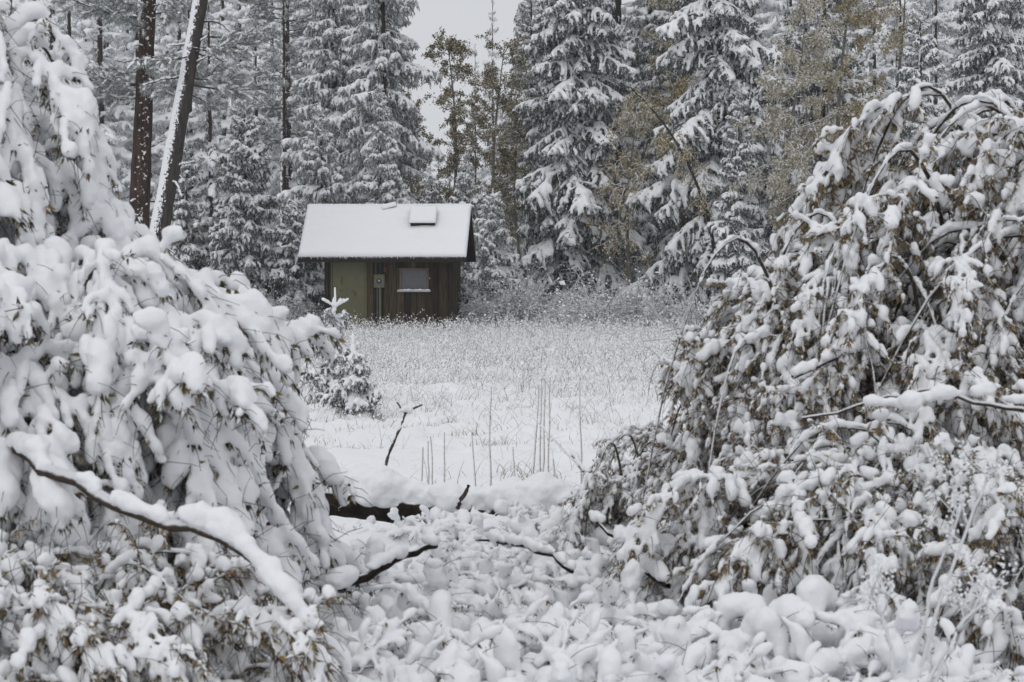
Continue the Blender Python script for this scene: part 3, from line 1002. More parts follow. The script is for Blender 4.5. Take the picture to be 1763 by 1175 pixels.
arching_bush('low_bush', 'brush carrying the fattest smooth pillows of snow below the brown leaved bush', bx(1440, 7.0), 0.50, 0.42, 8, 290, 'low', snow_limb=0.054, end=(0.1, 0.5), cat='brush',
             spread=0.12, rise=0.7, low=True, n_spray=3, t0=0.3, scale=(0.5, 0.9), gap=0.1)
arching_bush('low_bush', 'rounded snow heap on bent stems in front of the twig tangle', bx(1190, 7.4), 0.36, 0.36, 8, 291, 'low', snow_limb=0.052, end=(0.1, 0.5), cat='brush',
             spread=0.12, rise=0.7, low=True, n_spray=3, t0=0.3, scale=(0.5, 0.9), gap=0.1)
finish_bushes()


# ------------------------------------------------------------------ fallen log, loose branches, stalks
def snow_along(P, r0, voxel, seed, lift=0.7, wid=1.0, gap=0.0, step=0.5):
    r = np.random.default_rng(seed)
    seg = np.linalg.norm(np.diff(P, axis=0), axis=1)
    cum = np.concatenate([[0], np.cumsum(seg)])
    ts = np.arange(0, cum[-1], r0 * step)
    C = np.stack([np.interp(ts, cum, P[:, c]) for c in range(3)], -1)
    T = norm(np.stack([np.interp(ts, cum, np.gradient(P[:, c])) for c in range(3)], -1))
    sm = vnoise(ts / (r0 * 3.5), ts * 0 + seed, seed) + 0.5
    rr = r0 * (0.6 + 0.8 * sm)
    k = sm > gap
    C = C + np.array([0, 0, 1.0]) * (rr * lift)[:, None] + r.normal(size=C.shape) * r0 * 0.25
    rr = rr * np.exp(r.normal(size=len(rr)) * 0.22)
    return (C[k], np.stack([rr * 1.3, rr * wid, rr], -1)[k], T[k], voxel, 2, 0.05, voxel * 2.2)


def wiggle(p, q, n, amp, seed, sag=0.0):
    r = np.random.default_rng(seed)
    t = np.linspace(0, 1, n)[:, None]
    P = np.array(p) * (1 - t) + np.array(q) * t
    w_ = np.cumsum(r.normal(size=(n, 3)), 0)
    w_ = w_ - w_[0] - (w_[-1] - w_[0]) * t
    P = P + w_ * amp
    P[:, 2] += 4 * sag * (t * (1 - t))[:, 0]
    return P


def loose(name, label, cat, lines, m, snow, seed, group=None, mats=None):
    """lines: list of (poly, r0, r1); snow: list of (poly, radius, voxel, gap)"""
    b = lines[0][0][0]
    root = thing(name, label, cat, b, 0, group)
    for k, (P, r0, r1) in enumerate(lines):
        v, q = tubes(P - b, np.linspace(r0, r1, len(P)), 8)
        link('stem' if k == 0 else 'fork', Geo().add(v, q).mesh(name, m), root)
    if snow:
        for (v, q) in remesh_many([snow_along(P - b, rr, vx, seed + i, gap=gp) for i, (P, rr, vx, gp) in enumerate(snow)]):
            link('snow_cap', Geo().add(v, q).mesh('snow_cap', M_SNOW), root)
    return root


# log
LA, LB = at(540, 864, 11.6), at(985, 903, 11.3)
P = wiggle(LA, LB, 26, 0.006, 5)
log = thing('fallen_log', 'dark fallen log capped with a thick roll of snow', 'log', LA)
rad = 0.075 + 0.018 * vnoise(np.arange(26) / 2.0, np.zeros(26), 3)
n_s = 18
v, q = tubes(P - LA, rad, n_s)
vv = v + norm(v - np.repeat(P - LA, n_s, 0)) * (0.028 * vnoise(np.arange(len(v)) / 1.3, np.arange(len(v)) / 23.0, 7))[:, None]
link('trunk', Geo().add(vv, q).mesh('log', M_LOG), log)
for k, t in enumerate((0.12, 0.34, 0.47)):
    p0 = P[int(t * 25)] - LA
    v, q = tubes(wiggle(p0, p0 + [0.04 * (k - 1), -0.10, -0.02 - 0.03 * k], 5, 0.004, k), np.linspace(0.018, 0.008, 5), 7)
    link('branch_stub', Geo().add(v, q).mesh('branch_stub', M_LOG), log)
for (v, q) in remesh_many([snow_along(P - LA + [0, 0.035, 0.062], 0.075, 0.013, 41, 0.55, 1.15, step=0.35)]):
    link('snow_cap', Geo().add(v, q).mesh('snow_cap', M_SNOW), log)
# snow balls and a broken stick on the log
p0, p1 = at(788, 876, 11.12), at(807, 836, 11.08)
loose('broken_stick', 'short dark broken stick standing up out of the log snow', 'stick', [(wiggle(p0, p1, 6, 0.003, 3), 0.015, 0.011)], M_STICK, [], 2)

# forked twig
a, b_, c_, d_ = at(664, 802, 11.9), at(698, 712, 12), at(727, 697, 12), at(683, 693, 12)
loose('forked_twig', 'upright bare twig forking into a snowy Y beyond the fallen log', 'twig',
      [(wiggle(a, b_, 8, 0.006, 1), 0.010, 0.008), (wiggle(b_, c_, 5, 0.004, 2), 0.008, 0.005), (wiggle(b_, d_, 5, 0.004, 4), 0.007, 0.004)], M_STICK,
      [(wiggle(b_ + [-.02, 0, 0], b_ + [0.03, 0, 0.005], 4, 0, 4), 0.024, 0.010, 0), (wiggle(a, b_, 8, 0.006, 1) + [-0.004, 0, 0], 0.007, 0.005, 0.62)], 5)

# half buried branches in the foreground
def buried(px, label, r0, r1, sr, seed, Y0, Y1):
    p, q = at(*px[0], Y0), at(*px[1], Y1)
    P = wiggle(p, q, 14, 0.008, seed, 0.02)
    return loose('fallen_branch', label, 'branch', [(P, r0, r1)], M_LOG, [(P + [0, 0.0, 0.010], sr, 0.010, 0.22)], seed)


buried([(585, 1016), (750, 940)], 'dark straight branch slanting up out of the brush with snow along its back', 0.020, 0.013, 0.030, 61, 7.7, 8.2)
buried([(1150, 1010), (1018, 893)], 'snowy branch leaning out of the brush towards the meadow', 0.014, 0.007, 0.026, 62, 7.9, 8.8)
buried([(985, 985), (820, 930)], 'thin branch lying across the snowy brush', 0.009, 0.005, 0.016, 63, 7.8, 8.6)
buried([(1120, 905), (985, 785)], 'long thin bare branch reaching from the willow twigs over the meadow edge', 0.009, 0.005, 0.012, 64, 9.8, 11.5)
# thick limb in the low left bush and horizontal limbs in the right bushes
loose('fallen_branch', 'stout limb with a broad ridge of snow sagging through the low left bush', 'branch',
      [(np.concatenate([wiggle(at(30, 770, 6.6), at(330, 905, 6.15), 9, 0.016, 3), wiggle(at(345, 913, 6.13), at(540, 1090, 5.95), 9, 0.006, 5, 0.04)]), 0.026, 0.012)], M_TWIG,
      [(np.concatenate([wiggle(at(30, 770, 6.6), at(330, 900, 6.15), 9, 0.016, 3), wiggle(at(345, 905, 6.13), at(535, 1080, 5.95), 9, 0.006, 5, 0.04)]), 0.028, 0.0110, 0.30)], 71)
loose('fallen_branch', 'long limb carrying a bar of snow across the front of the willow mound', 'branch',
      [(wiggle(at(1365, 650, 8.25), at(1500, 602, 8.5), 9, 0.004, 7, 0.01), 0.010, 0.012)], M_TWIG, [(wiggle(at(1372, 645, 8.25), at(1508, 596, 8.5), 9, 0.004, 7, 0.01), 0.022, 0.0105, 0.2)], 72)
loose('fallen_branch', 'bent bough with a wide sheet of snow above the lower brown bush', 'branch',
      [(wiggle(at(1380, 720, 7.8), at(1763, 705, 7.6), 14, 0.012, 9, 0.06), 0.006, 0.011)], M_TWIG, [(wiggle(at(1500, 696, 7.7), at(1770, 694, 7.6), 12, 0.012, 9, 0.01), 0.019, 0.0095, 0.2)], 73)
# tall dry stalks in the meadow
ST = [(846, 668, 843, 805, 13.2), (927, 664, 915, 805, 13.6), (932, 652, 930, 812, 13.4), (938, 655, 936, 815, 13.4), (947, 650, 943, 818, 13.2), (998, 650, 1001, 812, 13.6),
      (741, 752, 745, 815, 12.6), (737, 760, 738, 822, 12.5), (765, 745, 764, 822, 12.6), (812, 745, 822, 812, 12.9), (883, 770, 888, 815, 13.0), (952, 790, 953, 830, 12.6), (728, 770, 721, 832, 12.2)]
for i, (x0, y0, x1, y1, Y) in enumerate(ST):
    b0 = at(x1, y1, Y)
    b0[2] = min(b0[2], float(gz(b0[0], b0[1])))
    Pp = wiggle(b0, at(x0, y0, Y), 9, 0.003, i)
    o = loose('dry_stalk', 'tall thin dry stalk standing upright in the open meadow snow' if y1 - y0 > 100 else 'short broken dry stem poking up through the snow beyond the log', 'stalk',
              [(Pp, 0.0075 if y1 - y0 > 100 else 0.006, 0.0035)], M_STALK, [], i, 'tall dry stalks in the meadow' if y1 - y0 > 100 else 'short dry stems beyond the log')
loose('dry_stalk', 'slanting dry stalk leaning across the tall upright stalks', 'stalk', [(wiggle(at(997, 802, 12.8), at(912, 712, 13.6), 9, 0.003, 3), 0.007, 0.003)], M_STALK, [(wiggle(at(997, 800, 12.8), at(912, 711, 13.6), 9, 0.003, 3), 0.007, 0.006, 0.3)], 4)

# rimed seed stems in the lower right corner
for i, (x0, y0, x1, y1, Y, hd) in enumerate([(1700, 820, 1585, 1150, 5.9, 1), (1663, 850, 1570, 1140, 6.0, 1), (1500, 1020, 1540, 1170, 5.6, 1), (1715, 1010, 1600, 1170, 5.6, 2), (1690, 1040, 1610, 1175, 5.6, 0)]):
    p, q = at(x1, y1, Y), at(x0, y0, Y)
    P = wiggle(p, q, 12, 0.004, 300 + i, 0.02)
    r = np.random.default_rng(400 + i)
    lines = [(P, 0.0062, 0.004)]
    for k in range(7 if hd else 3):
        t = r.uniform(0.55, 1.0)
        p0 = P[min(11, int(t * 11.9))]
        lines.append((wiggle(p0, p0 + np.array([r.normal() * 0.045, r.normal() * 0.04, r.uniform(0.03, 0.10)]), 5, 0.003, k + i * 9), 0.003, 0.002))
    o = loose('rimed_stem', 'tall white rimed seed stem leaning in front of the brown bush' if i < 2 else 'short white rimed seed stem in front of the snowy brush', 'stem', lines, M_STEMW, [], 300 + i, 'rimed seed stems')
    tips = np.array([l_[0][-1] for l_ in lines]) - lines[0][0][0]
    tips = np.repeat(tips, 16, 0) + r.normal(size=(len(tips) * 16, 3)) * [0.013, 0.013, 0.018]
    v, t = blobs(tips, np.abs(r.normal(size=(len(tips), 3)) * 0.0015) + [[0.0055, 0.0026, 0.0026]], r.normal(size=(len(tips), 3)))
    link('seed_head', Geo().add(v, t=t).mesh('seed_head', M_SNOW), o, 'stuff')

# strap leaved grass tuft below the stalks
r = np.random.default_rng(8)
g = Geo()
tb = at(930, 822, 12.8)
tb[2] = float(gz(tb[0], tb[1]))
tuft = thing('grass_tuft', 'green and straw coloured strap leaf grass tuft at the foot of the tall stalks', 'grass tuft', tb)
for k in range(22):
    a = r.uniform(0, 6.28)
    L = r.uniform(0.18, 0.42)
    X = droop_lines(np.array([[r.normal() * 0.05, r.normal() * 0.04, 0]]), np.array([[math.cos(a) * .35, math.sin(a) * .3, 1.0]]), np.array([L]), 7, np.array([r.uniform(0.3, 2.2)]), r)[0]
    wv = np.array([math.sin(a + 1), math.cos(a), 0.0]) * 0.006
    tp = np.linspace(1, 0.15, 7)[:, None]
    V = np.concatenate([X - wv * tp, X + wv * tp])
    q = [(i, i + 1, 8 + i, 7 + i) for i in range(6)]
    g.add(V, q)
link('blades', g.mesh('blades', M_BLADE), tuft)


# ------------------------------------------------------------------ meadow grass
def build_meadow():
    r = np.random.default_rng(77)
    g = Geo()

    def field(N, y0, y1, h0, h1, wd, puffs, dens, pr, lean_k=0.6, clump_t=0.12, mi=0, cs=1.0):
        y = y0 + (y1 - y0) * r.random(N) ** dens
        x = y * r.uniform(-0.17, 0.155, N)
        keep = vnoise(x / (1.3 * cs), y / (2.0 * cs), 21) + (r.random(N) - 0.5) * (0.9 if mi == 0 else 0.25) > clump_t - 0.45 * (mi == 0)
        x, y = x[keep], y[keep]
        n = len(x)
        clump = 0.65 + 0.7 * (vnoise(x / 0.5, y / 0.8, 22) + 0.5)
        h = np.minimum(r.uniform(h0, h1, n) * clump * np.exp(r.normal(size=n) * 0.25), h1 * 1.4)
        base = np.stack([x, y, gz(x, y) - 0.02], -1)
        lean = np.clip(r.normal(size=(n, 3)), -2, 2) * [lean_k, lean_k, 0]
        k = 4
        t = np.linspace(0, 1, k)
        X = base[:, None] + (np.array([0, 0, 1.0]) * h[:, None])[:, None] * t[None, :, None] + (lean * h[:, None])[:, None] * (t ** 2)[None, :, None]
        a = r.uniform(-0.9, 0.9, n)
        wv = np.stack([np.cos(a), np.sin(a), 0 * a], -1) * (wd * r.uniform(0.6, 1.4, n))[:, None]
        tp = np.linspace(1, 0.4, k)[None, :, None]
        V = np.stack([X - wv[:, None] * tp, X + wv[:, None] * tp], 2).reshape(-1, 3)
        i = np.arange(n * k * 2).reshape(n, k, 2)
        q = np.stack([i[:, :-1, 0], i[:, :-1, 1], i[:, 1:, 1], i[:, 1:, 0]], -1).reshape(-1, 4)
        g.add(V, q, m=mi)
        # frozen seed heads and rime
        u = r.uniform(0.35, 1.0, (n, puffs))
        hh = h[:, None] * u
        c = base[:, None] + np.stack([lean[:, None, 0] * hh * u, lean[:, None, 1] * hh * u, hh], -1) + r.normal(size=(n, puffs, 3)) * [0.02, 0.02, 0.008]
        c = c.reshape(-1, 3)
        rd = pr * np.exp(r.normal(size=(len(c), 1)) * 0.35) * np.array([[1.0, 1.0, 1.15]])
        v, f = blade_quads(c, r.normal(size=c.shape) + [0, 0, 0.4], rd[:, 0] * 2.3, rd[:, 0] * 0.95, r)
        g.add(v, f, m=1)
    field(24000, 28, 60, 0.08, 0.30, 0.0040, 4, 0.9, 0.012, 0.75)
    field(2800, 47, 56.6, 0.22, 0.46, 0.0042, 7, 0.7, 0.014, 0.4)
    field(5200, 20, 29, 0.05, 0.24, 0.0028, 4, 0.6, 0.010, 0.8, 0.45)
    field(16000, 11.8, 24, 0.02, 0.075, 0.0026, 1, 0.9, 0.005, 1.1, 0.20, 2, 0.22)
    field(500, 12, 22, 0.06, 0.20, 0.0026, 1, 0.8, 0.005, 0.6, 0.3)
    o = link('meadow_grass', g.mesh('meadow_grass', [M_GRASS, M_SNOW, M_BLADE], False), None, 'stuff')
    tag(o, 'rimed grass and seed heads standing across the snowy meadow', 'grass')


build_meadow()


# ------------------------------------------------------------------ conifers
def bough_parts(L, seed, snow=1.0, droop=0.30, bl=1.0, dens=1.0):
    r = np.random.default_rng(seed)
    n = 14
    u = np.linspace(0, 1, n)
    sp = np.stack([L * u * (1 - 0.05 * u), L * 0.05 * np.sin(u * 3 + r.uniform(0, 6)), L * (0.10 * u - droop * u ** 2 + 0.07 * u ** 5)], -1)
    nb = int((8 + L * 11) * dens)
    ub = np.linspace(0.10, 0.97, nb) + r.uniform(-.02, .02, nb)
    pb = np.stack([np.interp(ub, u, sp[:, c]) for c in range(3)], -1)
    tb_ = norm(np.stack([np.interp(ub, u, np.gradient(sp[:, c])) for c in range(3)], -1))
    side = np.where(np.arange(nb) % 2, 1.0, -1.0)
    ang = r.uniform(0.35, 1.20, nb)
    lat = np.stack([-tb_[:, 1], tb_[:, 0], 0 * side], -1)
    D = tb_ * np.cos(ang)[:, None] + norm(lat) * (np.sin(ang) * side)[:, None] + np.array([0, 0, 0.05])
    ln = (L * 0.36 * (1 - ub) ** 0.65 * np.clip(0.45 + ub * 2.2, 0, 1) + 0.07) * r.uniform(0.7, 1.3, nb)
    S = droop_lines(pb, D, ln, 7, r.uniform(0.6, 2.3, nb), r, 0.45)
    # hanging twiglets
    pp, tt = line_samples(S, 6, 0.2)
    pp, tt = pp.reshape(-1, 3), tt.reshape(-1, 3)
    hl = r.uniform(0.05, 0.17, len(pp)) * (0.6 + 0.25 * L)
    Hh = droop_lines(pp, tt * 0.7 + r.normal(size=pp.shape) * 0.5 + [0, 0, -0.25], hl, 4, np.full(len(pp), 1.8), r, 0.3)
    P, D = [], []
    ns = max(6, int(np.mean(ln) / 0.035))
    a, t = line_samples(S, ns)
    P.append(np.repeat(a.reshape(-1, 3), 3, 0)); D.append(np.repeat(t.reshape(-1, 3), 3, 0))
    a, t = line_samples(Hh, 4, 0.1)
    P.append(np.repeat(a.reshape(-1, 3), 2, 0)); D.append(np.repeat(t.reshape(-1, 3), 2, 0))
    a, t = line_samples(sp[None], int(L * 22), 0.08)
    P.append(np.repeat(a.reshape(-1, 3), 4, 0)); D.append(np.repeat(t.reshape(-1, 3), 4, 0))
    P, D = np.concatenate(P), np.concatenate(D)
    D = D * 0.8 + r.normal(size=D.shape) * 0.45 + [0, 0, -0.22]
    V, q = blade_quads(P, D, r.uniform(0.05, 0.11, len(P)) * bl, r.uniform(0.007, 0.014, len(P)) * bl, r)
    g = Geo().add(V, q, m=0)
    v, qq = tubes(sp, np.linspace(0.016 + 0.006 * L, 0.005, n), 5)
    g.add(v, qq, m=1)
    # snow
    C, T, rr = [], [], []
    k = 0.030 + 0.010 * L
    a, t = line_samples(sp[None], int(L / 0.035), 0.12)
    sm = vnoise(np.arange(a.shape[1]) / 4.0, np.full(a.shape[1], seed), seed) + 0.5
    C.append(a[0]); T.append(t[0]); rr.append(k * (0.45 + 0.9 * sm) * (sm > 0.15))
    ns = max(5, int(np.mean(ln) / 0.028))
    a, t = line_samples(S, ns, 0.05)
    sm = vnoise(np.repeat(np.arange(ns)[None], nb, 0) / 3.0, np.repeat(np.arange(nb)[:, None], ns, 1) * 7.7, seed + 1) + 0.5
    C.append(a.reshape(-1, 3)); T.append(t.reshape(-1, 3)); rr.append((k * 0.86 * (0.35 + 0.95 * sm) * (sm > 0.27) * np.exp(r.normal(size=(nb, 1)) * 0.25)).reshape(-1))
    a, t = line_samples(Hh, 3, 0.2)
    C.append(a.reshape(-1, 3)); T.append(t.reshape(-1, 3)); rr.append(k * 0.58 * r.uniform(0.2, 1.5, a.shape[0] * 3) * np.repeat(r.random(a.shape[0]) < 0.68, 3))
    C, T, rr = np.concatenate(C), np.concatenate(T), np.concatenate(rr) * snow
    rr = rr * (0.60 + 0.85 * (vnoise(C[:, 0] / 0.22, C[:, 1] / 0.22, seed + 5) + 0.5))
    vox = 0.0135 + 0.0065 * L
    ok = rr > vox * 0.75
    C, T, rr = C[ok], T[ok], rr[ok]
    C = C + np.array([0, 0, 1.0]) * (rr * 0.6)[:, None]
    job = (C, np.stack([rr * 1.25, rr, rr * 0.8], -1), T, vox, 1, 0.06, vox * 0.9)
    return g, job


def pine_parts(L, seed, frost=1.0):
    r = np.random.default_rng(seed)
    n = 12
    u = np.linspace(0, 1, n)
    sp = np.stack([L * u, L * 0.06 * np.sin(u * 4 + r.uniform(0, 6)), L * (-0.10 * u + 0.16 * u ** 2)], -1)
    nb = int(10 + L * 8)
    ub = r.uniform(0.22, 1.0, nb)
    pb = np.stack([np.interp(ub, u, sp[:, c]) for c in range(3)], -1)
    D = np.stack([np.full(nb, 0.7), r.uniform(-1, 1, nb), r.uniform(-0.35, 0.5, nb)], -1)
    S = droop_lines(pb, D, r.uniform(0.15, 0.42, nb) * (0.5 + 0.3 * L), 6, r.uniform(-0.3, 0.9, nb), r, 0.5)
    g = Geo()
    v, q = tubes(sp, np.linspace(0.016 + 0.005 * L, 0.006, n), 5)
    g.add(v, q, m=1)
    v, q = tubes(S, np.broadcast_to(np.linspace(0.007, 0.004, 6), S.shape[:2]), 4)
    g.add(v, q, m=1)
    a, t = line_samples(S, 6, 0.45)
    a, t = a.reshape(-1, 3), t.reshape(-1, 3)
    P, Dd = np.repeat(a, 20, 0), np.repeat(t, 20, 0)
    Dd = Dd * 0.7 + r.normal(size=P.shape) * 0.62 + [0, 0, -0.12]
    V, q = blade_quads(P, Dd, r.uniform(0.08, 0.16, len(P)), r.uniform(0.003, 0.0065, len(P)), r)
    g.add(V, q, m=0)
    rr = 0.034 * r.uniform(0.5, 1.5, len(a)) * frost
    ok = rr > 0.022
    job = ((a + [0, 0, 0.035])[ok], np.stack([rr * 1.5, rr * 1.1, rr * 0.75], -1)[ok], t[ok], 0.022, 1, 0.05, 0.022)
    return g, job


SPEC = []
for k in range(5):
    SPEC.append(('s', 0.62, bough_parts(0.62, 500 + k, 0.95, 0.16, 0.8)))
for k in range(5):
    SPEC.append(('m', 1.35, bough_parts(1.35, 520 + k, 1.0, 0.30)))
for k in range(5):
    SPEC.append(('l', 2.4, bough_parts(2.4, 540 + k, 1.0, 0.36, 1.15)))
for k in range(4):
    SPEC.append(('p', 1.9, pine_parts(1.9, 560 + k)))
for k in range(3):
    SPEC.append(('t', 0.30, bough_parts(0.30, 580 + k, 0.85, 0.10, 0.45)))
RES = remesh_many([s_[2][1] for s_ in SPEC])
RES_FAR = remesh_many([(j[0], j[1] * 1.15, j[2], j[3] * 3.0, 1, j[5], j[6]) for j in (s_[2][1] for s_ in SPEC)])
BOUGH = {}
BARR = {}
for (kd, L, (g, _)), (v, q), (fv, fq) in zip(SPEC, RES, RES_FAR):
    BARR.setdefault(kd, []).append((g.v[:], g.q[:], g.qm[:], fv, fq))
    g.add(v, q, m=2)
    me = g.mesh('bough_' + kd, [M_NEEDLEF if kd == 'p' else M_NEEDLE, M_BARK, M_SNOW])
    BOUGH.setdefault(kd, []).append((L, me))
FROSTED = {}
for kd in ('s', 'm', 'l'):
    for (L, me) in BOUGH[kd]:
        c = me.copy()
        c.materials[0] = M_NEEDLEF
        FROSTED.setdefault(kd, []).append((L, c))


def trunk_mesh(H, r0, seed, m, lean=0.0, bend=0.02, r1=0.015, wig=1.0):
    r = np.random.default_rng(seed)
    n = max(10, int(H * 2.2))
    t = np.linspace(0, 1, n)
    P = np.stack([lean * H * t + bend * H * np.sin(t * 2.5) * r.uniform(-1, 1) * wig, bend * H * np.sin(t * 2.1) * r.uniform(-1, 1) * wig, H * t], -1)
    P[:, :2] += np.cumsum(r.normal(size=(n, 2)), 0) * 0.004 * wig
    rad = (r0 * (1 - t) ** 0.9 + r1) * (1 + 0.35 * np.exp(-t * H / 0.3))
    v, q = tubes(P, rad * (1 + 0.08 * r.normal(size=n) * 0.4), 12)
    return P, Geo().add(v, q).mesh('trunk', m)


def conifer(px, Y, H, Rb, label, seed, name='spruce_tree', dz=0.36, per=(5, 7), z0=0.35, bank=None, pw=0.85, sag=0.0, group=None, r0=None, m=None, irregular=0.0, sub=None, top_from=12.0):
    r = np.random.default_rng(seed)
    bank = bank or BOUGH
    x = (px - CX) / F * Y
    root = thing(name, label, 'tree', (x, Y, float(gz(x, Y)) - 0.05), r.uniform(0, 6.28), group)
    P, me = trunk_mesh(H, r0 or (0.035 + 0.0115 * H), seed, m or M_BARK, bend=0.006)
    link('trunk', me, root)
    z = z0
    cnt = 0
    while z < H - 0.12:
        f = z / H
        L0 = Rb * (1 - f) ** pw * (0.8 + 0.2 * min(1, f * 6)) + 0.12
        for k in range(r.integers(per[0], per[1] + 1)):
            zz = z + r.uniform(-.5, .5) * dz
            L = max(0.16, L0 * r.uniform(0.72, 1.15) * (1 + irregular * r.normal()))
            kd = 't' if L < 0.32 else 's' if L < 0.95 else 'm' if L < 1.8 else 'l'
            if kd == 'l' and r.random() < 0.45:
                kd = 'm'
            if sub:
                kd = sub
            src = (bank if kd in bank else BOUGH)[kd]
            Lv, mesh = src[r.integers(len(src))]
            o = link('bough', mesh, root)
            c = np.interp(zz, P[:, 2], P[:, 0]), np.interp(zz, P[:, 2], P[:, 1])
            o.location = (c[0], c[1], zz)
            pit = np.interp(f, [0, 0.35, 0.8, 1], [-0.30, -0.12, 0.22, 0.75]) - sag + r.normal() * 0.10
            o.rotation_euler = (r.normal() * 0.12, -pit, r.uniform(0, 2 * math.pi))
            s_ = L / Lv
            o.scale = (s_, s_ * r.uniform(0.9, 1.15), s_ * r.uniform(0.9, 1.15))
            cnt += 1
        z += dz * r.uniform(0.8, 1.2) * (1.0 if z < top_from else 1.9) * (0.55 + 0.45 * (1 - f))
    # leader
    v, t = blobs([[P[-1, 0], P[-1, 1], H - 0.12], [P[-1, 0], P[-1, 1], H + 0.02]], [[0.03, 0.03, 0.16], [0.02, 0.02, 0.10]])
    link('snowy_leader', Geo().add(v, t=t).mesh('snowy_leader', M_SNOW), root)
    return root, cnt


def topH(y, Y):
    return CAMZ + 0.2 + (HOR - y) / F * Y


tot = 0
for args, kw in [
    ((422, 61, topH(150, 61), 1.70, 'dense dark spruce between the leaning trunk and the shed', 1), dict(dz=0.27, per=(6, 8))),
    ((656, 66, 17, 2.15, 'tall lumpy fir rising straight above the shed roof', 2), dict(name='fir_tree', bank=FROSTED, irregular=0.2, sag=0.08)),
    ((578, 71, 16.5, 2.0, 'tall frosted fir behind the left end of the shed roof', 3), dict(name='fir_tree', bank=FROSTED, irregular=0.2)),
    ((552, 63, topH(172, 63), 1.55, 'mid height pointed spruce just left of the shed roof', 4), dict(bank=FROSTED, dz=0.30)),
    ((508, 60.5, topH(330, 60.5), 1.25, 'low bushy spruce against the left wall of the shed', 5), dict(dz=0.26, per=(6, 8))),
    ((655, 63, topH(140, 63), 1.2, 'narrow young fir with a rounded snowy top above the roof vent', 6), dict(name='fir_tree', bank=FROSTED, dz=0.3)),
    ((742, 64, topH(288, 64), 1.0, 'small snowy spruce showing its tip above the roof hatch', 7), dict(dz=0.28)),
    ((803, 63, topH(258, 63), 1.25, 'young spruce with tiered snowy boughs behind the right end of the roof', 8), dict(dz=0.28)),
    ((848, 61, topH(320, 61), 1.25, 'bushy low spruce beside the right gable of the shed', 9), dict(dz=0.27, bank=FROSTED)),
    ((988, 64, 20, 2.75, 'largest spruce with sweeping snow laden boughs right of the shed', 10), dict(dz=0.40, sag=0.06, irregular=0.1, top_from=10.5)),
    ((1235, 60.5, 19, 2.75, 'heavy dark spruce with long sagging boughs at the edge of the golden birch', 11), dict(dz=0.42, sag=0.14, irregular=0.15, top_from=10)),
    ((1272, 57, topH(135, 57), 1.05, 'slim young spruce in front of the heavy dark spruce', 12), dict(dz=0.30, sag=0.1)),
    ((1575, 57, topH(-8, 57), 1.75, 'pointed tiered spruce rising behind the great willow mound', 13), dict(dz=0.36)),
    ((1700, 61, 17, 2.3, 'broad drooping spruce behind the top of the willow mound', 14), dict(dz=0.40, sag=0.12, top_from=10)),
    ((1112, 71, 19, 2.3, 'pale frosted spruce behind the bare dark trunk', 15), dict(bank=FROSTED, top_from=11, dz=0.42)),
    ((1415, 68, 18, 2.4, 'tall spruce behind the pale birch crown', 16), dict(top_from=10, dz=0.44)),
    ((322, 63, topH(230, 63), 1.35, 'low spruce tucked behind the leaning trunk', 17), dict(dz=0.3)),
    ((915, 78, topH(-60, 78), 2.0, 'slender spruce whose tip closes the right side of the sky gap', 18), dict(dz=0.42, bank=FROSTED)),
    ((1160, 67, 15, 2.0, 'shaded spruce in the dark hollow left of the heavy spruce', 19), dict(dz=0.42, top_from=10)),
]:
    _, c = conifer(*args, **kw)
    tot += c
sap, _ = conifer(577, 24.0, 1.20, 0.30, 'small snowy spruce sapling standing in the meadow before the shed door', 30, 'spruce_sapling', dz=0.17, per=(4, 5), z0=0.12, pw=1.0, r0=0.018)
_r = np.random.default_rng(3)
for zc, ln_, n_a, up_ in ((1.20, 0.15, 5, 0.55), (1.06, 0.12, 5, 0.25)):
    for k in range(n_a):
        a_ = 6.283 * (k + _r.uniform(-.25, .25)) / n_a
        d_a = np.array([math.cos(a_), math.sin(a_), up_])
        C_ = np.array([[0, 0, zc]]) + d_a * np.linspace(0.02, ln_, 7)[:, None]
        v, t = blobs(C_, np.tile([[0.026, 0.017, 0.018]], (7, 1)) * _r.uniform(0.8, 1.15, (7, 1)), np.tile(d_a, (7, 1)))
        link('snowy_arm', Geo().add(v, t=t).mesh('snowy_arm', M_SNOW), sap)
v, q = tubes(np.array([[0, 0, 1.15], [0.002, 0, 1.3], [0, 0.003, 1.43]]), np.array([0.016, 0.013, 0.009]), 8)
link('leader', Geo().add(v, q).mesh('leader', M_SNOW), sap)
conifer(606, 22.0, 0.85, 0.26, 'tiny half buried spruce sapling beside the meadow sapling', 31, 'spruce_sapling', dz=0.15, per=(4, 5), z0=0.1, r0=0.014)

# pines with frosted tufts
conifer(488, 74, 17, 1.9, 'slender frosted pine with a thin bare trunk above the dense dark spruce', 40, 'pine_tree', dz=0.42, per=(3, 4), z0=5.5, sub='p', r0=0.13, pw=0.5, sag=-0.1, irregular=0.2)


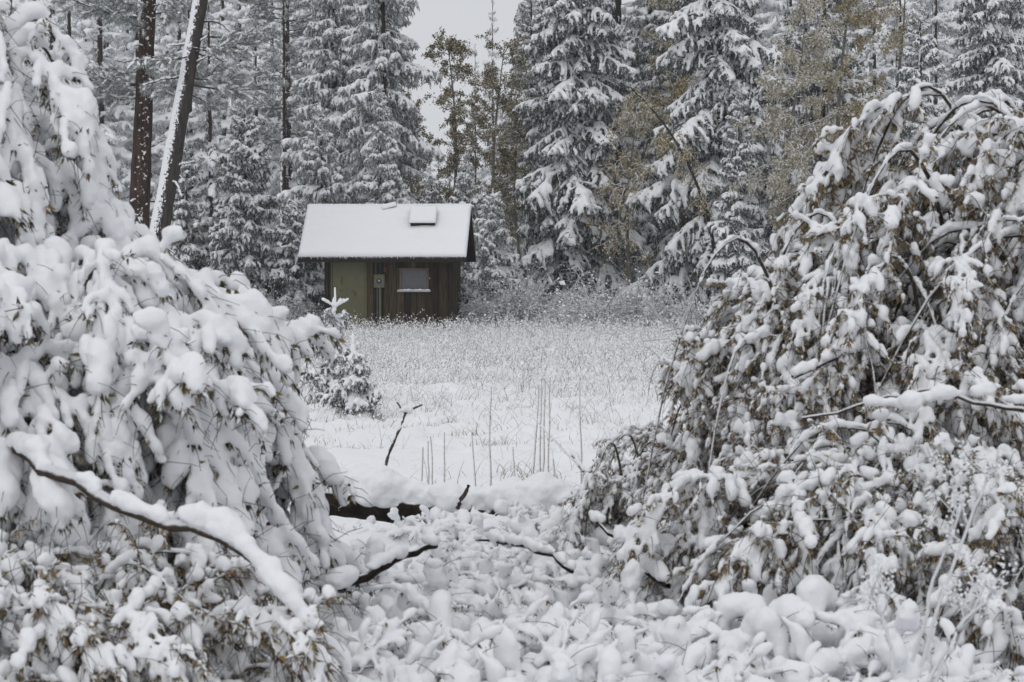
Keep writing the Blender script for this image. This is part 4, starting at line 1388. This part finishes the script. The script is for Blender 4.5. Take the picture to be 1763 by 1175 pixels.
def big_pine(px0, y0, px1, y1, Y, r0, m, label, seed, boughs, side):
    """trunk seen from (px0,y0) low to (px1,y1) high, carried on to its top and base"""
    a, b = at(px0, y0, Y), at(px1, y1, Y)
    sl = (b[0] - a[0]) / (b[2] - a[2])
    zb = float(gz(a[0], Y)) - 0.1
    base = np.array([a[0] + sl * (zb - a[2]), Y, zb])
    root = thing('pine_tree', label, 'tree', base)
    H = 21.0
    P, me = trunk_mesh(H, r0, seed, m, lean=sl, bend=0.004, wig=0.6)
    link('trunk', me, root)
    r = np.random.default_rng(seed)
    for k in range(boughs):
        z = r.uniform(6.4, 12.5) if k < boughs * 0.75 else r.uniform(12.5, H - 0.5)
        Lv, mesh = BOUGH['p'][r.integers(4)]
        o = link('bough', mesh, root)
        o.location = (np.interp(z, P[:, 2], P[:, 0]), np.interp(z, P[:, 2], P[:, 1]), z)
        o.rotation_euler = (r.normal() * .2, r.uniform(-0.25, 0.25), r.uniform(0, 6.28) if r.random() < 0.4 else r.normal() * 0.7 + side)
        s_ = r.uniform(0.8, 1.35)
        o.scale = (s_, s_, s_)
    for k in range(17):                       # dead snowy stubs
        z = r.uniform(2.2, 10.5)
        p0 = np.array([np.interp(z, P[:, 2], P[:, 0]), np.interp(z, P[:, 2], P[:, 1]), z])
        a_ = r.uniform(0, 6.28)
        L = r.uniform(0.25, 1.3)
        X = droop_lines(p0[None], np.array([[math.cos(a_), math.sin(a_) * .6, r.uniform(-.1, .5)]]), np.array([L]), 8, np.array([r.uniform(-.4, 1.0)]), r, 0.9)[0]
        v, q = tubes(X, np.linspace(0.028, 0.010, 8), 6)
        g = Geo().add(v, q, m=0)
        v, t = blobs(*[x_ for x_ in (X[1:] + [0, 0, 0.028], np.abs(r.normal(size=(7, 3))) * 0.006 + [0.09, 0.028, 0.022], np.gradient(X, axis=0)[1:])])
        g.add(v, t=t, m=1)
        link('dead_branch', g.mesh('dead_branch', [M_BARK, M_SNOW]), root)
    return root


big_pine(238, 380, 254, 0, 55, 0.32, M_BARKRED, 'straight pine with rough red brown bark beside the leaning trunk', 51, 46, math.pi)
big_pine(272, 410, 344, 0, 52.5, 0.29, M_BARKLEAN, 'leaning pine with snow plastered along one side of its trunk', 52, 22, 0.3)
# bare dark trunk on the right of the sky gap
xx = (1060 - CX) / F * 68
dt = thing('dead_tree', 'bare dark trunk standing beside the largest spruce', 'tree', (xx, 68, -0.3))
P, me = trunk_mesh(19, 0.19, 91, M_BARKDARK, bend=0.002, r1=0.06, wig=0.3)
link('trunk', me, dt)
r = np.random.default_rng(9)
for k in range(14):
    z = r.uniform(6, 13)
    a_ = r.uniform(0, 6.28)
    X = droop_lines(np.array([[0, 0, z]]), np.array([[math.cos(a_), math.sin(a_), 0.3]]), np.array([r.uniform(.2, .7)]), 6, np.array([0.6]), r, 0.8)[0]
    v, q = tubes(X, np.linspace(0.022, 0.007, 6), 5)
    link('dead_branch', Geo().add(v, q).mesh('dead_branch', M_TWIGF), dt)


# ------------------------------------------------------------------ back row conifers: joined crowns, shared meshes
def joined_crown(H, Rb, seed, frosted):
    r = np.random.default_rng(seed)
    g = Geo()
    z = 0.8
    while z < H - 0.15:
        f = z / H
        L0 = Rb * (1 - f) ** 0.85 + 0.15
        for k in range(r.integers(4, 6)):
            L = L0 * r.uniform(0.75, 1.15)
            kd = 's' if L < 0.95 else 'm' if L < 1.7 else 'l'
            src = BARR[kd][r.integers(len(BARR[kd]))]
            s_ = L / dict(s=0.62, m=1.35, l=2.4)[kd]
            pit = np.interp(f, [0, 0.35, 0.8, 1], [-0.35, -0.15, 0.2, 0.75]) + r.normal() * 0.1
            Mx = np.array((Matrix.Translation((0, 0, z + r.uniform(-.2, .2))) @ Matrix.Rotation(r.uniform(0, 6.28), 4, 'Z') @ Matrix.Rotation(-pit, 4, 'Y') @ Matrix.Scale(s_, 4)))
            gv = np.concatenate(src[0])
            fq = np.concatenate(src[1])
            fm = np.concatenate(src[2])
            keepq = np.zeros(len(fq), bool)
            keepq[np.where(fm == 0)[0][::6]] = True
            fq2 = fq[keepq]
            uq, inv = np.unique(fq2, return_inverse=True)
            gc = gv[uq].reshape(-1, 3)
            g.add(gc @ Mx[:3, :3].T + Mx[:3, 3], inv.reshape(-1, 4), m=0)
            g.add(src[3] @ Mx[:3, :3].T + Mx[:3, 3], src[4], m=1)
        z += 0.88 * r.uniform(0.85, 1.15) * (0.5 + 0.5 * (1 - f))
    return g.mesh('crown', [M_NEEDLEF if frosted else M_NEEDLE, M_SNOW])


CROWNS = [(16.0, joined_crown(16.0, 2.2, 601, True)), (16.0, joined_crown(16.0, 2.5, 602, False))]
TR = [trunk_mesh(16.0, 0.20, 611 + k, M_BARK, bend=0.003)[1] for k in range(2)]


def back_tree(px, Y, H, k, rz, wide=1.0, label=None, group=True):
    x = (px - CX) / F * Y
    wh = 'the two pine trunks' if px < 440 else 'the firs above the shed' if px < 676 else 'the aspens of the sky gap' if px < 930 else 'the largest spruce' if px < 1180 else 'the pale birch' if px < 1500 else 'the great willow mound'
    root = thing('spruce_tree', label or 'frosted spruce in the back of the forest behind ' + wh, 'tree', (x, Y, float(gz(x, Y)) - 0.1), rz, None if label else 'back row spruces behind ' + wh)
    s_ = H / 16.0
    sw = s_ * wide
    for nm, me in (('trunk', TR[k]), ('crown', CROWNS[k][1])):
        o = link(nm, me, root)
        o.scale = (sw, sw, s_)


rs = random.Random(5)
back_tree(848, 105, topH(-22, 105), 0, 0.4, 0.62, 'tall slim distant spruce standing against the open sky')
back_tree(819, 112, topH(72, 112), 0, 2.0, 0.60, 'lower pointed distant spruce beside the slim one in the sky gap')
back_tree(790, 98, topH(215, 98), 1, 1.0, 0.9)
back_tree(720, 96, topH(175, 96), 0, 3.0, 0.9)
back_tree(755, 104, topH(240, 104), 0, 3.7, 1.0)
back_tree(880, 96, topH(110, 96), 1, 2.2, 0.8)
for row, (Y0, st) in enumerate(((80, 62), (93, 58), (112, 62))):
    px = -60 + row * 23
    while px < 1850:
        if not 675 < px < 930:
            Yj = Y0 + rs.uniform(-5, 5)
            back_tree(px + rs.uniform(-16, 16), Yj, rs.uniform(14, 19) + row * 2, rs.randrange(2), rs.uniform(0, 6.28), rs.uniform(0.85, 1.1))
        px += st
for px in (690, 740, 775, 812, 855, 900):
    back_tree(px, 128 + rs.uniform(-5, 5), topH(rs.uniform(200, 260), 128), rs.randrange(2), rs.uniform(0, 6), 1.15)


# ------------------------------------------------------------------ broadleaf trees
def aspen_mesh(H, spread, seed, n_leaf, n_br=34, up=0.6, droop=0.7, lean=0.0, leafsz=(0.05, 0.095), z_lo=0.30, curve=0.0):
    r = np.random.default_rng(seed)
    n = 16
    t = np.linspace(0, 1, n)
    P = np.stack([lean * H * t + curve * H * t ** 2 + 0.03 * H * np.sin(t * 4 + r.uniform(0, 6)), 0.02 * H * np.sin(t * 5), H * t], -1)
    P -= P[0]
    tr = Geo()
    v, q = tubes(P, 0.012 + (0.006 + 0.0085 * H) * (1 - t), 8)
    tr.add(v, q)
    g = Geo()
    u = np.sort(r.uniform(z_lo, 0.98, n_br))
    pb = np.stack([np.interp(u, t, P[:, c]) for c in range(3)], -1)
    a = r.uniform(0, 2 * math.pi, n_br)
    D = np.stack([np.cos(a), np.sin(a), np.full(n_br, up) * r.uniform(0.5, 1.5, n_br)], -1)
    L = spread * (1 - 0.6 * np.clip((u - z_lo) / (1 - z_lo), 0, 1)) * r.uniform(0.6, 1.25, n_br)
    S = droop_lines(pb, D, L, 10, r.uniform(0.2, 1.2, n_br) * droop, r, 0.55)
    v, q = tubes(S, np.broadcast_to(np.linspace(0.022, 0.005, 10), S.shape[:2]), 5)
    g.add(v, q)
    m = 9
    pp, tt = line_samples(S, m, 0.25)
    pp, tt = pp.reshape(-1, 3), tt.reshape(-1, 3)
    X = droop_lines(pp, tt * 0.6 + r.normal(size=pp.shape) * 0.6 + [0, 0, 0.1], r.uniform(0.2, 0.65, len(pp)) * (0.5 + spread * 0.25), 6, r.uniform(0.2, 1.5, len(pp)) * droop, r, 0.5)
    v, q = tubes(X, np.broadcast_to(np.linspace(0.009, 0.004, 6), X.shape[:2]), 3)
    g.add(v, q)
    per = max(4, n_leaf // len(X))
    uu = r.uniform(0.15, 1.0, (len(X), per)) * 4.99
    k0 = uu.astype(int)
    I = np.arange(len(X))[:, None]
    fr = (uu - k0)[..., None]
    pl = (X[I, k0] * (1 - fr) + X[I, k0 + 1] * fr).reshape(-1, 3)
    dens = vnoise(pl[:, 0] * 1.5, pl[:, 2] * 1.5 + pl[:, 1], seed) + 0.5
    pl = pl[r.random(len(pl)) < 0.35 + 0.9 * dens]
    pl = pl + r.normal(size=pl.shape) * 0.05
    ll = r.uniform(*leafsz, len(pl))
    V, q = blade_quads(pl, r.normal(size=pl.shape) * 0.7 + [0, 0, -0.6], ll, ll * 0.36, r)
    gl = Geo().add(V, q)
    return tr, g, gl


def aspen(px, Y, H, spread, label, seed, ml, name='aspen_tree', n_leaf=8000, group=None, **kw):
    x = (px - CX) / F * Y
    root = thing(name, label, 'tree', (x, Y, float(gz(x, Y)) - 0.05), 0, group)
    tr, g, gl = aspen_mesh(H, spread, seed, int(n_leaf * 1.7), **kw)
    link('trunk', tr.mesh('trunk', M_BARKASP), root)
    link('branches', g.mesh('branches', M_TWIGF), root, 'stuff')
    link('leaves', gl.mesh('leaves', ml, False), root, 'stuff')
    return root


aspen(762, 76, topH(62, 76), 1.7, 'olive leaved aspen with a pale trunk standing in the sky gap', 701, M_LEAFO, n_leaf=12000, n_br=46)
aspen(712, 79, topH(130, 79), 1.7, 'shorter olive aspen touching the lumpy fir', 702, M_LEAFO, n_leaf=9000)
aspen(868, 74, topH(75, 74), 1.9, 'rusty gold aspen just left of the largest spruce', 703, M_LEAFO, n_leaf=8500)
aspen(905, 70, topH(180, 70), 1.4, 'low gold aspen half hidden behind the largest spruce', 704, M_LEAFO, n_leaf=5000)
aspen(1095, 61.5, topH(165, 61.5), 1.7, 'golden sapling with thin drooping sprays right of the largest spruce', 705, M_LEAFY, n_leaf=3600, droop=1.6)
aspen(1165, 65, topH(-80, 65), 1.8, 'golden aspen between the pale spruce and the heavy dark spruce', 706, M_LEAFY, n_leaf=5500, z_lo=0.45)
aspen(1345, 55.5, topH(-10, 55.5), 1.7, 'pale beige birch with frosted leaves and a crooked trunk', 707, M_LEAFP, 'birch_tree', 11000, droop=1.3, curve=0.02, n_br=44)
aspen(1470, 64, topH(-120, 64), 2.1, 'golden brown aspen between the birch and the pointed spruce', 708, M_LEAFY, n_leaf=10000, n_br=44)
aspen(1520, 68, topH(-60, 68), 1.9, 'gold aspen behind the pointed tiered spruce', 709, M_LEAFY, n_leaf=7000)
# bent birch arching over the hollow
bb0, bb1, bb2 = at(1228, 400, 57.5), at(1185, 270, 57.5), at(1085, 150, 57.5)
gb = np.array([bb0[0] + 0.25, 57.5, float(gz(bb0[0], 57.5)) - 0.05])
Pb = np.concatenate([bez(gb, (gb + bb0) / 2 + [0.05, 0, 0], bb0, bb0 + (bb1 - bb0) * 0.3, 8), bez(bb0 + (bb1 - bb0) * 0.4, bb1, bb1 + (bb2 - bb1) * 0.4 + [0, 0, 0.3], bb2, 12)])
root = thing('birch_tree', 'thin bent birch arching over from the dark hollow towards the largest spruce', 'tree', gb)
v, q = tubes(Pb - gb, np.linspace(0.065, 0.018, len(Pb)), 8)
link('trunk', Geo().add(v, q).mesh('trunk', M_BARKDARK), root)
r = np.random.default_rng(33)
iu = r.uniform(8, len(Pb) - 1.01, 26)
p0 = np.stack([np.interp(iu, np.arange(len(Pb)), Pb[:, c]) for c in range(3)], -1) - gb
X = droop_lines(p0, r.normal(size=p0.shape) * 0.7 + [-.3, 0, 0.1], r.uniform(0.4, 1.1, 26), 8, r.uniform(1, 2.4, 26), r, 0.5)
v, q = tubes(X, np.broadcast_to(np.linspace(0.012, 0.004, 8), X.shape[:2]), 4)
link('branches', Geo().add(v, q).mesh('branches', M_TWIGF), root, 'stuff')
pl = np.repeat(line_samples(X, 12, 0.2)[0].reshape(-1, 3), 7, 0)
pl = pl + r.normal(size=pl.shape) * 0.07
ll = r.uniform(0.04, 0.07, len(pl))
V, q = blade_quads(pl, r.normal(size=pl.shape) * .5 + [0, 0, -.8], ll, ll * .36, r)
link('leaves', Geo().add(V, q).mesh('leaves', M_LEAFY, False), root, 'stuff')


# ------------------------------------------------------------------ rimed thickets at the back of the meadow
def thicket(px, Y, H, Rr, n, label, seed):
    r = np.random.default_rng(seed)
    x = (px - CX) / F * Y
    root = thing('thicket', label, 'shrub', (x, Y, float(gz(x, Y)) - 0.05))
    a = r.uniform(0, 2 * math.pi, n)
    P0 = np.stack([r.normal(size=n) * Rr * 0.25, r.normal(size=n) * Rr * 0.2, np.zeros(n)], -1)
    D = np.stack([np.cos(a) * 0.55, np.sin(a) * 0.55, np.ones(n)], -1)
    L = H * r.uniform(0.9, 1.45, n)
    S = droop_lines(P0, D, L, 14, r.uniform(0.8, 3.0, n), r, 0.6)
    g = Geo()
    v, q = tubes(S, np.broadcast_to(np.linspace(0.013, 0.004, 14), S.shape[:2]), 4)
    g.add(v, q)
    pp, tt = line_samples(S, 12, 0.25)
    pp, tt = pp.reshape(-1, 3), tt.reshape(-1, 3)
    X = droop_lines(pp, tt + r.normal(size=pp.shape) * 0.65, r.uniform(0.15, 0.55, len(pp)), 5, r.uniform(0, 1.6, len(pp)), r, 0.6)
    v, q = tubes(X, np.broadcast_to(np.linspace(0.006, 0.003, 5), X.shape[:2]), 3)
    g.add(v, q)
    link('twigs', g.mesh('twigs', M_TWIGF), root, 'stuff')
    c = line_samples(X, 3, 0.4)[0].reshape(-1, 3)
    c = c[r.random(len(c)) < 0.62] + [0, 0, 0.008]
    rd = np.exp(r.normal(size=len(c)) * 0.4) * 0.03
    v, t = blade_quads(c, r.normal(size=c.shape) * [1, 1, 0.5], rd * 1.9, rd * 0.6, r)
    link('rime', Geo().add(v, t).mesh('rime', M_SNOW, True), root, 'stuff')


thicket(880, 59.0, 1.75, 1.4, 120, 'rounded rimed thicket beside the right wall of the shed', 801)
thicket(925, 59.5, 2.1, 1.3, 80, 'rimed thicket at the foot of the largest spruce', 802)
thicket(1035, 57.0, 1.65, 1.7, 120, 'wide thicket of arching white twigs at the back of the meadow', 803)
thicket(1120, 57.5, 1.7, 1.4, 90, 'thicket of bent frosted rods beneath the dark hollow', 804)
thicket(470, 58.5, 1.3, 1.3, 70, 'low rimed thicket left of the shed', 805)
thicket(1190, 56.0, 1.6, 1.3, 70, 'rimed thicket seen past the edge of the willow mound', 806)

# ------------------------------------------------------------------ thin snowy air
m = bpy.data.materials.new('haze')
m.use_nodes = True
m.node_tree.nodes.clear()
pv = m.node_tree.nodes.new('ShaderNodeVolumePrincipled')
pv.inputs['Color'].default_value = (0.92, 0.94, 0.97, 1)
pv.inputs['Density'].default_value = HAZE
mo = m.node_tree.nodes.new('ShaderNodeOutputMaterial')
m.node_tree.links.new(pv.outputs[0], mo.inputs['Volume'])
if HAZE > 0:
    v, q = box(-520, 520, -30, 420, -2.5, 28)
    hz_ = link('haze', Geo().add(v, q).mesh('haze', m, False), None, 'stuff')
    hz_['label'] = 'thin pale haze between the far trees'
